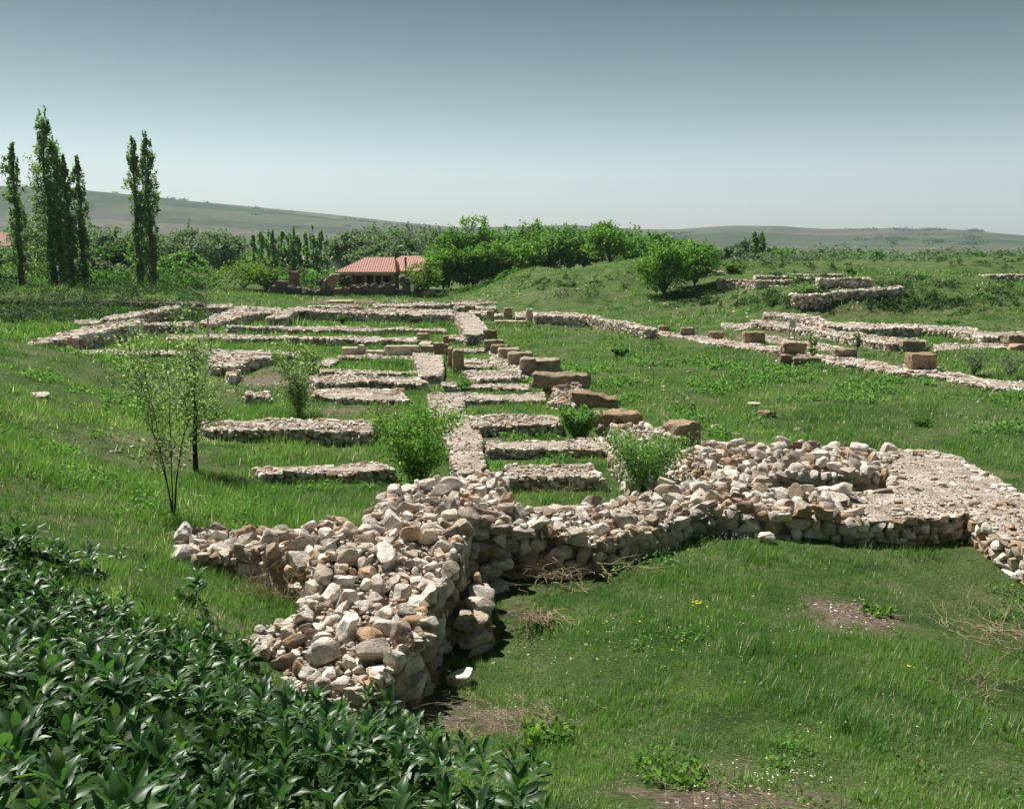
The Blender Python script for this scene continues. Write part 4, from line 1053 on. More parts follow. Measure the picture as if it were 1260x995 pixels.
# far wood and hedges on the plain (one mass)
sp_ = []
for k in range(130):
    Y = R.uniform(230, 520); px = R.choice([R.uniform(-60, 560), R.uniform(-60, 330), R.uniform(860, 1320)]); p = atY(px, 310, Y)
    sp_.append((p[0], p[1], R.uniform(3, 7), R.uniform(3, 6.5)))
growth('far_wood', 'far grey-green wood spread over the plain behind the trees', sp_, 'leaf_grey', .75, 150)
C = []
bpy.context.view_layer.update()
for k in range(120):
    a_, b_, n_ = R.choice([(425, 545, 1), (440, 520, 1), (1040, 1115, 1), (1125, 1150, 1), (1185, 1200, 1), (150, 400, 1), (820, 850, 1)]); px = R.uniform(a_, b_)
    Y = R.uniform(2150, 2450) if R.random() < .6 else R.uniform(1300, 2000); Y = min(Y, 2330); x_ = (px-CX)/F*Y
    ok_, loc_, nn_, fi_ = HILLS.ray_cast(Vector((x_, Y, 900)), Vector((0, 0, -1)))
    if not ok_: continue
    q = RNG.normal(size=(40, 3))*np.array([R.uniform(4, 9), 4, R.uniform(1.5, 2.6)]); q[:, 2] = np.abs(q[:, 2]); C.append(q+np.array(loc_))
V, Q, rr_ = leaf_quads(np.concatenate(C), 2.6, RNG, 1.2); o = mk_obj('hillside_wood', V, [Q], M['leaf_shade'], rnd=rr_, loc=(0, 2000, 60)); o['kind'] = 'stuff'; tag(o, 'dark specks of scattered woodland on the far hillsides', 'woodland')

# ------------------------------------------------------------------ building, ruins, signs
def box_v(x0, x1, y0, y1, z0, z1):
    V = np.array([(x, y, z) for z in (z0, z1) for y in (y0, y1) for x in (x0, x1)], float)
    Q = np.array([(0, 2, 3, 1), (4, 5, 7, 6), (0, 1, 5, 4), (2, 6, 7, 3), (0, 4, 6, 2), (1, 3, 7, 5)]); return V, Q
def boxo(name, b, mat, parent):
    V, Q = box_v(*b); return mk_obj(name, V, [Q], M[mat], parent)
def hip_roof(name, x0, x1, y0, y1, z, rx0, rx1, ry, rz_, parent):
    e = [(x0, y0, z), (x1, y0, z), (x1, y1, z), (x0, y1, z)]; r_ = [(rx0, ry, rz_), (rx1, ry, rz_)]
    lo = [(a, b, c-.14) for a, b, c in e]
    bm = bmesh.new(); E = [bm.verts.new(v) for v in e]; Rr = [bm.verts.new(v) for v in r_]; L = [bm.verts.new(v) for v in lo]
    bm.faces.new((E[0], E[1], Rr[1], Rr[0])); bm.faces.new((E[1], E[2], Rr[1])); bm.faces.new((E[2], E[3], Rr[0], Rr[1])); bm.faces.new((E[3], E[0], Rr[0]))
    for i in range(4): bm.faces.new((L[i], L[(i+1) % 4], E[(i+1) % 4], E[i]))
    bm.faces.new(L[::-1])
    bmesh.ops.translate(bm, verts=bm.verts, vec=-Vector(parent.location))
    me = bpy.data.meshes.new(name); bm.to_mesh(me); bm.free(); me.materials.append(M['rooftile'])
    o = bpy.data.objects.new(name, me); link(o, parent); return o
def tile_rows(x0, x1, ya, za, yb, zb_, rx0, rx1, parent):
    """rounded tile courses running up the front slope, joined into one part"""
    parts = []; n = int((x1-x0)/.26)
    for i in range(n+1):
        x = x0+(x1-x0)*i/n
        t = 1.0
        if x < rx0: t = (x-x0)/(rx0-x0)
        if x > rx1: t = (x1-x)/(x1-rx1)
        if t < .04: continue
        parts.append(tube([(x, ya-.02, za+.02), (x, ya+(yb-ya)*t, za+(zb_-za)*t+.03)], [.035, .035], 4))
    V, Q = join(parts); o = mk_obj('tile_rolls', V, [Q], M['rooftile'], parent); o['kind'] = 'stuff'; return o
hx0, hx1 = atY(412, 334, 104)[0], atY(487, 334, 104)[0]; hz = tz((hx0+hx1)/2, 106)-.3; ez = atY(450, 334.5, 104)[2]; rzz = atY(460, 316.5, 108)[2]
house = thing('roofed_building', 'low building with a red tiled hip roof and an open pillared veranda', 'building', ((hx0+hx1)/2, 107, hz))
boxo('back_wall', (hx0+1.0, hx1-.5, 107.4, 111, hz, ez-.05), 'plaster', house)
boxo('side_room_wall', (hx1-2.6, hx1-.9, 105.4, 107.4, hz, ez-.03), 'plaster', house)
boxo('floor_slab', (hx0+.6, hx1-.4, 104.7, 107.4, hz, hz+.35), 'plaster', house)
boxo('eaves_beam', (hx0+.6, hx1-.4, 104.75, 104.95, ez-.34, ez-.14), 'plaster', house)
for i in range(6):
    x = hx0+.85+i*(hx1-hx0-1.6)/5; V, Q = tube([(x, 104.85, hz+.3), (x, 104.85, ez-.3)], [.12, .12], 8); mk_obj('post', V, [Q], M['wood'], house, smooth=True)
for a, b_, top in ((hx0+1.6, hx0+2.5, 1.5), (hx0+3.1, hx0+3.9, 1.5)):
    w_ = boxo('window', (a, b_, 107.33, 107.39, hz+1.0, hz+1.0+1.1), 'wood', house); boxo('pane', (a+.07, b_-.07, 107.30, 107.325, hz+1.07, hz+2.03), 'darkwood', w_).location -= Vector((0, 0, 0))
    w_.children[0].location = (0, 0, 0)
boxo('door', (hx1-3.6, hx1-2.75, 107.31, 107.39, hz+.3, hz+2.4), 'wood', house)
for a in (hx1-2.35, hx1-1.55): boxo('window', (a, a+.6, 105.33, 105.39, hz+.9, hz+2.2), 'darkwood', house)
r1 = hip_roof('roof', hx0, hx1, 103.9, 111.6, ez, atY(443, 0, 108)[0], atY(480, 0, 108)[0], 107.6, rzz, house)
tile_rows(hx0, hx1, 103.9, ez, 107.6, rzz, atY(443, 0, 108)[0], atY(480, 0, 108)[0], house)
wx0, wx1 = atY(462, 334, 108)[0], atY(529, 334, 108)[0]
boxo('wing_wall', (wx0+3.2, wx1-.5, 109.2, 116, hz, ez+.1), 'plaster', house)
hip_roof('wing_roof', wx0, wx1, 106.6, 117.5, ez+.02, atY(488, 0, 112)[0], atY(519, 0, 112)[0], 112.0, atY(500, 315, 112)[2], house)
tile_rows(wx0, wx1, 106.6, ez+.02, 112.0, atY(500, 315, 112)[2], atY(488, 0, 112)[0], atY(519, 0, 112)[0], house)
ch = boxo('chimney', (atY(491.5, 0, 105)[0], atY(494, 0, 105)[0], 105.3, 105.6, ez-.4, atY(493, 316.5, 105)[2]), 'pink', house)
for w_ in house.children:
    for c_ in w_.children: c_.matrix_parent_inverse = Matrix.Identity(4)
def far_house(label, px, Y, w, h, d, wallmat='plaster'):
    p = atY(px, 320, Y); z = tz(p[0], Y); r_ = thing('far_house', label, 'house', (p[0], Y, z), 'far houses between the trees')
    zz = z; boxo('wall', (p[0]-w/2, p[0]+w/2, Y-d/2, Y+d/2, zz-.5, zz+h), wallmat, r_)
    hip_roof('roof', p[0]-w/2-.5, p[0]+w/2+.5, Y-d/2-.5, Y+d/2+.5, zz+h+.15, p[0]-w/3.2, p[0]+w/3.2, Y, zz+h+h*.45, r_)
    for k in (-.28, .05, .3): boxo('window', (p[0]+k*w-.5, p[0]+k*w+.5, Y-d/2-.06, Y-d/2-.01, zz+1.1, zz+2.3), 'darkwood', r_)
far_house('far house with red roof at the left picture edge behind the poplars', 2, 175, 7, 5.6, 6)
far_house('far house with red roof behind the young poplar row', 366, 190, 8, 1.6, 6)
far_house('far pale house left of the young poplar row', 333, 240, 10, 2.2, 7)
far_house('far long house glimpsed behind the young poplars', 392, 330, 24, 2.6, 8)

GX_ = 'weathered stones of the ruined gate'
def ruin(label, items, Y=98, mat='andesite', name='ruined_wall', cat='ruined wall'):
    x0 = min(i[0] for i in items); x1 = max(i[2] for i in items); p = atY((x0+x1)/2, 366, Y); r_ = thing(name, label, cat, (p[0], Y, tz(p[0], Y)), GX_); r_['kind'] = 'thing'
    for k, it in enumerate(items):
        bb, kw = it[:4], (it[4] if len(it) > 4 else {})
        kw = dict(kw); m_ = kw.pop('mat', mat); Yk = Y+kw.pop('dy', 0)
        cx = (bb[0]+bb[2])/2; pk = atY(cx, bb[3], Yk); h = (bb[3]-bb[1])/F*Yk; w = (bb[2]-bb[0])/F*Yk
        roll = kw.pop('roll', 0); dep = kw.pop('depth', 1.3)
        me = block_mesh('stone', w, dep, h+.1, m_, 40+k+int(cx), rough=kw.pop('rough', .09), cuts=6, **kw); o = bpy.data.objects.new('stone', me); link(o, r_)
        o.location = (pk[0]-p[0], Yk+dep/2-Y, pk[2]-.1-r_.location[2]); o.rotation_euler = (0, roll, 0)
        if h > .9 and w > .9 and not kw.get('lean'):
            for q in range(int(w/.45)+1):
                hs_ = R.uniform(.16, .42); so = bpy.data.objects.new('stone', rock_mesh(1, R.randrange(14), m_)); link(so, r_)
                so.matrix_local = Matrix.Translation((pk[0]-p[0]+R.uniform(-.48, .48)*w, Yk-Y+R.uniform(.1, .9)*dep, pk[2]-r_.location[2]+h-hs_*.25)) @ rot_batch(R.uniform(0, 6), R.uniform(-.4, .4), R.uniform(0, 6)).to_4x4() @ Matrix.Diagonal((hs_*1.3, hs_, hs_*.9, 1))
            for q in range(int(w*h*1.6)):
                hs_ = R.uniform(.2, .42); so = bpy.data.objects.new('stone', rock_mesh(1, R.randrange(14), m_)); link(so, r_)
                so.matrix_local = Matrix.Translation((pk[0]-p[0]+R.uniform(-.46, .46)*w, Yk-Y+.05, pk[2]-r_.location[2]+R.uniform(.05, .95)*h)) @ rot_batch(R.uniform(-.3, .3), R.uniform(-.3, .3), R.uniform(0, 6)).to_4x4() @ Matrix.Diagonal((hs_*1.4, .22, hs_*.8, 1))
    return r_
ruin('leaning dark rounded slab at the left of the ruined gate', [(325,352,337,367,{'lean':.5}), (335,346,351,366,{'lean':.1,'taper':.25})], name='leaning_stone', cat='standing stone')
ruin('pinkish pillar stump behind the dark stones', [(355,335,367,356,{'mat':'pink','taper':.2,'dy':3})], name='pillar_stump', cat='pillar')
ruin('low dark ruined wall with a sagging middle, left of the passage', [(337,362,352,369,{}),(350,354,371,368,{}),(369,358,384,369,{}),(382,358,398,370,{'mat':'andesite'}),(371,355,378,360,{'mat':'pink','dy':1.2})])
ruin('tilted reddish slab propped at the left side of the passage', [(386,338,404,364,{'mat':'pink','lean':.62,'taper':.35}), (393,346,408,368,{'taper':.2})], name='leaning_slab', cat='standing stone')
ruin('massive dark wall of huge stones right of the passage', [(421,355,433,369,{'mat':'pink','taper':.2,'dy':.3}),(430,353,446,369,{'dy':.05}),(444,352,459,369,{}),(457,353,472,369,{'dy':.1}),(470,351,485,368,{'dy':.05}),(484,357,497,368,{'dy':.4,'taper':.25})])
ruin('square dark standing block beside the white wall', [(495,343.5,514,367,{'taper':.05})], name='standing_block', cat='standing stone')
ruin('low reddish wall piece in the passage', [(408,355,424,364,{'mat':'pink','dy':4,'rough':.03})], name='low_wall')
ruin('low pale wall right of the standing block', [(512,355,535,365,{'mat':'ashlar','dy':2,'rough':.02})], name='low_wall')
ruin('low flat stone wall left of the leaning slab', [(303,362,330,370,{'mat':'block','rough':.02})], name='low_wall')
ruin('small brown stones left of the flat wall', [(260,357,268,364,{'mat':'pink'}),(267,359,276,365,{'mat':'pink'})], name='stone_pile', cat='stones')
bpy.context.view_layer.update()
p = atY(420, 370, 96)
block('paved_landing', 'pale paved landing in front of the passage', 'paving', (402,368,432,372), 2.0, 'ashlar', h=.12, zg=tz(*atY(418,371,93)[:2])+.02, rough=.02)

def sign(label, px, ptop, pbot, wpx, board_frac, kind='board', two=False):
    g_ = ground(px, pbot); D = g_[1]; k = D/F; r_ = thing('information_sign', label, 'sign', g_, 'small information signs')
    H_ = (pbot-ptop)*k; w = wpx*k; x, y, z = g_
    for dx in ((-w*.42, w*.42) if two else (0,)):
        V, Q = tube([(x+dx, y, z-.1), (x+dx, y, z+H_*.97)], [.03, .03], 8); mk_obj('post', V, [Q], M['metal'], r_, smooth=True)
    b_ = boxo('board', (x-w/2, x+w/2, y-.07, y-.035, z+H_*(1-board_frac), z+H_), 'sign', r_)
    if two:
        for j in range(4):
            a = z+H_*(1-board_frac)+H_*board_frac*(.16+.2*j); V, Q = box_v(x-w*.38, x+w*(.3 if j % 2 else .36), y-.078, y-.0715, a, a+H_*board_frac*.07)
            ln_ = mk_obj('printed_line', V-np.array(g_), [Q], M['darkwood']); ln_.parent = b_
        V, Q = tube([(x-w*.52, y, z+H_), (x, y, z+H_*1.18), (x+w*.52, y, z+H_)], [.025]*3, 6); mk_obj('gable_frame', V, [Q], M['metal'], r_)
    return r_
sign('white information sign on two legs beside the lit lower wall', 974, 394, 417, 8, .42, two=True)
sign('small pale sign on a post before the standing block', 507.5, 351, 367, 4, .5)
sign('short stubby white marker sign at the foot of the mound', 555, 359, 369, 4.5, .8)
for lab, px, a, b in (('tiny white lamp post behind the field, under the separate poplar pair', 148, 338, 351), ('white lamp post at the right end of the field', 243, 340, 354)):
    g_ = atY(px, b, 99); g_ = (g_[0], 99, tz(g_[0], 99)); t = thing('lamp_post', lab, 'lamp post', g_, 'white lamp posts by the field')
    V, Q = tube([(g_[0], 99, g_[2]), (g_[0], 99, g_[2]+1.2)], [.06, .05], 6); mk_obj('post', V, [Q], M['metal'], t)
    V, T = ROCK_LO[0]; mk_obj('lamp_globe', V*.2+np.array([g_[0], 99, g_[2]+1.3]), [T], M['sign'], t, smooth=True)

# ------------------------------------------------------------------ near shrubs and saplings
def sapling(label, px, pbase, ptop, wpx, n, ls, stems=5, mat='leaf_mid', droop=.1, bare_=False, name='sapling', spread=1., group=None, leafmin=.3, splay=.5, sr=.012, cat='sapling', sub=7, leafmat=None, shiftpx=0, bs=.5):
    g_ = ground(px, pbase); x, y, z = g_; D = math.hypot(x, y, H-z); h = (pbase-ptop)/F*D*1.04; w = wpx/F*D
    root = thing(name, label, cat, g_, group); B = []; C = []
    for s_ in range(stems):
        a = 2*math.pi*(s_+R.random()*.6)/stems; rad = w*.5*splay*R.uniform(.5, 1.0)
        top = np.array([math.cos(a)*rad+shiftpx/F*D, math.sin(a)*rad, h*R.uniform(.75, 1.0)])
        n_ = 9; t = np.linspace(0, 1, n_)[:, None]
        P = np.array([R.uniform(-.03, .03), R.uniform(-.03, .03), -.05])+top*np.c_[t**1.4, t**1.4, t]+RNG.normal(size=(n_, 3))*h*.012*t
        B.append(tube(P, np.linspace(sr*1.6, sr*.3, n_), 6))
        for b_ in range(sub):
            i = R.randrange(2, n_); f_ = i/(n_-1)
            if f_ < leafmin*.9: continue
            aa = R.uniform(0, 6.28); L = w*.5*R.uniform(.35, 1.0)*spread*(1.15-f_*.6)
            q = P[i]+np.array([math.cos(aa)*L*.85, math.sin(aa)*L*.85, L*R.uniform(.25, .9)])
            q[2] = min(q[2], h*1.02)
            bb = branch(P[i], q, sr*bs, sr*.12, .08, 5, 4); B.append(bb)
            if not bare_:
                m = max(6, int(n/(stems*sub))); tt = RNG.uniform(.1, 1.08, m)[:, None]; C.append(P[i]+(q-P[i])*tt+RNG.normal(size=(m, 3))*w*.045)
        if not bare_:
            m = int(n/stems*.25); tt = RNG.uniform(leafmin, 1.03, m); ii = np.clip(tt*(n_-1), 0, n_-1.001); i0 = ii.astype(int); fr = (ii-i0)[:, None]
            C.append(P[i0]*(1-fr)+P[np.minimum(i0+1, n_-1)]*fr+RNG.normal(size=(m, 3))*w*.05)
    V, Q = join(B); mk_obj('stems', V+np.array(g_), [Q], M['bark_dark' if not bare_ else 'pale_bark'], root, smooth=True)
    if not bare_:
        C = np.concatenate(C); C = C[C[:, 2] > .02]; V, Q, rr_ = leaf_quads(C, ls, RNG, 1.7, droop); mk_obj('foliage', V+np.array(g_), [Q], M[leafmat or mat], root, rr_)
    return root
sapling('spindly multi-stemmed young tree on the left slope, sparse pale leaves', 214, 640, 408, 134, 3100, .038, stems=6, mat='leaf_pale', splay=.85, leafmin=.30, sr=.0075, sub=9, bs=.6)
sapling('young tree with one dark trunk just behind the spindly one', 243, 580, 425, 100, 2300, .042, stems=1, mat='leaf_pale', splay=.1, leafmin=.30, sr=.042, sub=30, spread=1.3, bs=.25)
sapling('pale bare-branched sapling behind the young trees', 258, 436, 348, 80, 0, .05, stems=1, bare_=True, sr=.045, sub=18, leafmin=.2, splay=.1, spread=1.4, bs=.3)
sapling('thin leafy bush between the low white walls', 368, 517, 432, 66, 2100, .055, stems=7, sr=.007, mat='leaf_pale', splay=.8, leafmin=.12, sub=9)
sapling('small light green sapling beside the gravel platform', 384, 470, 418, 40, 700, .08, stems=4, mat='leaf_yellow', splay=.6, leafmin=.2, sub=6, sr=.016)
sapling('dense round green bush at the start of the gravel path', 514, 602, 508, 118, 5600, .045, stems=10, mat='leaf_bright', splay=1.0, leafmin=.05, sub=10, name='round_bush', cat='bush', spread=1.05)
sapling('dark green bush beside the third cross wall', 710, 542, 503, 54, 3800, .05, stems=9, mat='leaf_mid', splay=.95, leafmin=.03, sub=9, name='round_bush', cat='bush')
wb = sapling('loose spreading bush with tiny white blossom behind the front wall', 792, 612, 542, 112, 4300, .040, stems=11, mat='leaf_mid', splay=1.0, leafmin=.05, sub=10, name='flowering_bush', cat='bush')
_f = wb.children[-1]; gl = np.array(wb.location)
_c = np.array([v.co[:] for v in _f.data.vertices])[::4]; _c = _c[RNG.choice(len(_c), 420)]+RNG.normal(size=(420, 3))*.02
V, Q, rr_ = leaf_quads(_c+gl, .026, RNG, 1.0); mk_obj('blossom', V, [Q], M['whitepetal'], wb)
sapling('leafy weed growing inside the square stone pit', 1014, 604, 582, 26, 500, .045, stems=6, mat='leaf_bright', splay=.9, leafmin=.05, sub=5, sr=.005, name='leafy_weed', cat='weed')
sapling('sprig of green growing from the front wall face', 648, 682, 650, 24, 420, .035, stems=5, mat='leaf_bright', splay=.9, leafmin=.05, sub=5, sr=.004, name='leafy_weed', cat='weed')
sapling('leafy weed tuft below the curved upper wall', 1055, 431, 412, 12, 240, .07, stems=4, mat='leaf_yellow', splay=.7, leafmin=.05, sub=4, name='leafy_weed', cat='weed')
sapling('weedy sapling by the two stacked blocks', 1000, 443, 418, 12, 260, .07, stems=4, mat='leaf_yellow', splay=.7, leafmin=.05, sub=4, name='leafy_weed', cat='weed')
sapling('sparse twiggy shrub behind the court wall on the right', 1198, 463, 432, 44, 500, .06, stems=8, mat='leaf_grey', splay=.9, leafmin=.1, sub=6, sr=.008, name='twiggy_shrub', cat='shrub')
sapling('sparse twiggy shrub at the right picture edge', 1243, 466, 440, 30, 300, .06, stems=7, mat='leaf_grey', splay=.9, leafmin=.1, sub=6, sr=.008, name='twiggy_shrub', cat='shrub')
sapling('low dark weed clump standing in the court lawn', 1132, 524, 516, 28, 360, .05, stems=9, mat='leaf_dark', splay=1., leafmin=.02, sub=4, sr=.004, name='leafy_weed', cat='weed')
sapling('dark weed clump left on the court lawn', 764, 438, 430, 20, 400, .08, stems=7, mat='leaf_dark', splay=1., leafmin=.02, sub=4, sr=.004, name='leafy_weed', cat='weed')
sapling('green weeds beside the upright slabs', 570, 482, 470, 20, 420, .06, stems=7, mat='leaf_bright', splay=1., leafmin=.02, sub=4, sr=.004, name='leafy_weed', cat='weed')
sapling('weed on the tall terrace wall foot', 421, 399, 388, 14, 300, .09, stems=5, mat='leaf_yellow', splay=.8, leafmin=.02, sub=4, sr=.006, name='leafy_weed', cat='weed')
sapling('broad-leaved weed by the bare soil patch', 1080, 757, 749, 36, 120, .05, stems=8, mat='leaf_bright', splay=1., leafmin=.02, sub=3, sr=.003, name='leafy_weed', cat='weed')
sapling('pale broad-leaved weed in the grass of the lower middle', 672, 915, 893, 70, 300, .045, stems=12, mat='leaf_bright', splay=1., leafmin=.02, sub=4, sr=.003, name='leafy_weed', cat='weed')
sapling('leafy weed patch at the bottom of the picture beside the bare soil', 830, 965, 947, 90, 500, .035, stems=14, mat='leaf_bright', splay=1., leafmin=.02, sub=4, sr=.003, name='leafy_weed', cat='weed')

def brush(label, px, py, n, L, flat=.25, spread=.5, r=.006, up=.2, dirs=None, name='dead_brush', mat='twig'):
    g_ = ground(px, py); x, y, z = g_; B = []
    for _ in range(n):
        a = R.uniform(0, 6.28) if dirs is None else R.gauss(dirs, .5); l = L*R.uniform(.35, 1.0); cx = R.gauss(0, spread); cy = R.gauss(0, spread)*.6
        p0 = np.array([cx, cy, R.uniform(.02, up)]); p1 = p0+np.array([math.cos(a)*l, math.sin(a)*l, R.uniform(-.05, flat)*l])
        P = [p0+(p1-p0)*t+RNG.normal(size=3)*l*.035 for t in np.linspace(0, 1, 6)]
        P = [np.array([q[0], q[1], max(q[2], tz(x+q[0], y+q[1])-z+.015)]) for q in P]
        B.append(tube(P, np.linspace(r, r*.3, 6), 4))
        if R.random() < .6:
            q = P[3]; a2 = a+R.uniform(-.8, .8); B.append(tube([q, q+np.array([math.cos(a2), math.sin(a2), .2])*l*.25, q+np.array([math.cos(a2+.2), math.sin(a2+.2), .25])*l*.45], [r*.5, r*.35, r*.15], 4))
    V, Q = join(B); root = mk_obj(name, V+np.array(g_), [Q], M[mat], loc=g_); tag(root, label, 'dead brush', 'heaps of dead stalks'); root['kind'] = 'stuff'; return root
brush('fan of pale dead stalks lying in the grass below the front wall', 665, 765, 60, .85, spread=.12, r=.007, dirs=-1.9, flat=.35)
brush('tangle of dead stalks in the corner of the two foreground walls', 690, 712, 130, .95, spread=.55, r=.0075, flat=.55)
brush('dead stalks against the left side of the boulder heap', 345, 735, 150, .6, spread=.32, r=.005, up=.1, flat=1.3)
brush('thin dead stalks lying at the right edge of the grass', 1225, 790, 60, .8, spread=.4, r=.005, flat=.4)
brush('scatter of dead stalks by the white boulder', 620, 900, 140, .5, spread=.4, r=.004)
brush('dead twigs at the foot of the nearest cross wall', 700, 606, 30, .7, spread=.4, r=.004, flat=.5)
brush('dry seed stalks standing in the lower right grass', 1200, 858, 50, .34, spread=.25, r=.004, flat=2.4)
brush('dead stalks in the shadow beside the ledge', 520, 850, 40, .5, spread=.3, r=.003)
brush('dry stalks over the bare soil at the bottom', 880, 985, 50, .35, spread=.3, r=.0028)
g_ = ground(985, 992); V, Q = join([tube([np.array(g_)+np.array(q) for q in [(0, 0, 0), (.02, .05, .10), (-.01, .1, .20), (-.05, .18, .27)]], [.006, .006, .005, .003], 6), tube([np.array(g_)+np.array(q) for q in [(.01, .06, .12), (-.05, .1, .2)]], [.004, .002], 5)])
tag(mk_obj('dry_stick', V, [Q], M['twig'], loc=g_, smooth=True), 'single pale forked stick rising at the bottom of the grass', 'stick')

# ------------------------------------------------------------------ broad-leaved plants
def proj(x, y, z):
    d = np.array([x, y, z-H]); f_ = d[1]*cp-d[2]*sp; u = d[1]*sp+d[2]*cp
    return CX+F*d[0]/f_, CY-F*u/f_
def leaf_mesh(seed):
    r = np.random.default_rng(seed); n = 7; V = []; droop = r.uniform(.2, 1.0); wv = r.uniform(.29, .44); tw = r.uniform(-.5, .5)
    for i in range(n):
        t = i/(n-1); prof = max(.03, math.sin(math.pi*min(1, (t*.93+.05))**.85))*wv*.5
        z = -droop*t*t*.5; xx = t-droop*.12*t*t; ang = tw*t; wav = .03*math.sin(t*15+seed)
        for s_ in (-1, -.5, 0, .5, 1):
            fold = abs(s_)*prof*.28+(wav*abs(s_) if abs(s_) == 1 else 0)
            V.append((xx, s_*prof*math.cos(ang), z+fold+s_*prof*math.sin(ang)))
    Q = [(i*5+k, i*5+k+1, (i+1)*5+k+1, (i+1)*5+k) for i in range(n-1) for k in range(4)]
    return mk_mesh('leaf', np.array(V), [np.array(Q)], M['dock'], rnd=np.full(len(V), 0.0), smooth=True)
LEAF = [leaf_mesh(i) for i in range(9)]
PATCH = [(-60,640),(0,660),(60,683),(130,718),(190,748),(250,768),(300,808),(340,858),(420,892),(500,905),(560,950),(660,1015),(700,1100),(-80,1100)]
def ragged(x, y): return 95*vnoise(x, y, .9, 98)+45*vnoise(x, y, .35, 99)-10
spots = []
for _ in range(90000):
    x = R.uniform(-8, .6); y = R.uniform(2.6, 13)
    if len(spots) >= 298: break
    z = tz(x, y) if _ < 0 else None
    # quick reject by approximate picture column
    if abs(x) > y*.62+.3: continue
    if any((x-a)**2+(y-b)**2 < (.165+.010*y)**2 for a, b, _z in spots): continue
    if float(vnoise(x, y, .55, 95)) < -.30: continue
    z = tz(x, y); px, py = proj(x, y, z+.12); py += float(ragged(x, y))
    if py > 1045 or not bool(inside(PATCH, np.array([px]), np.array([py]))[0]): continue
    spots.append((x, y, z))
print('broad-leaved plants', len(spots))
for x, y, z in spots:
    pr = thing('broadleaf_plant', 'dark green broad-leaved plant, one of the dense patch on the near left slope', 'plant', (x, y, z), 'broad-leaved plants covering the near slope')
    nl = R.randrange(11, 16); a0 = R.uniform(0, 6.28); size = R.uniform(.12, .22)*(1+.8*float(vnoise(x, y, .9, 91))); lift_ = .55*max(0., float(vnoise(x, y, .75, 92))+.12)
    for k in range(nl):
        f_ = k/nl; pitch = math.radians(R.uniform(8, 40)+f_*48); az = a0+k*2.4+R.uniform(-.3, .3)
        L = size*R.uniform(.75, 1.15)*(1.1-.35*f_)
        o = bpy.data.objects.new('leaf', R.choice(LEAF)); link(o, pr)
        o.matrix_local = Matrix.Translation((math.cos(az)*.015, math.sin(az)*.015, .05+.16*f_+lift_)) @ Matrix.Rotation(az, 4, 'Z') @ Matrix.Rotation(-pitch, 4, 'Y') @ Matrix.Rotation(R.uniform(-.5, .5), 4, 'X') @ Matrix.Diagonal((L, L, L, 1))

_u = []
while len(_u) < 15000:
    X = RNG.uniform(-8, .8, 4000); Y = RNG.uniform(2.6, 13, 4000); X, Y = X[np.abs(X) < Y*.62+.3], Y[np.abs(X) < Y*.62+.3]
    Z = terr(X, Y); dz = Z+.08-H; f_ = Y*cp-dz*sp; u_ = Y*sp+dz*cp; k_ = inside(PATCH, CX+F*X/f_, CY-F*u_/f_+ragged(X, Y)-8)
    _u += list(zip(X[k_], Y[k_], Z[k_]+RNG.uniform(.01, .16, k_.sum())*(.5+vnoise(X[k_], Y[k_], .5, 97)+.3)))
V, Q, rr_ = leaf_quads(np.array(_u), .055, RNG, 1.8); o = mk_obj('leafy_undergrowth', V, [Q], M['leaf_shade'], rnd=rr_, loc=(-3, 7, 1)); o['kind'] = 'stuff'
tag(o, 'tangle of small dark leaves filling the gaps between the broad-leaved plants', 'undergrowth')

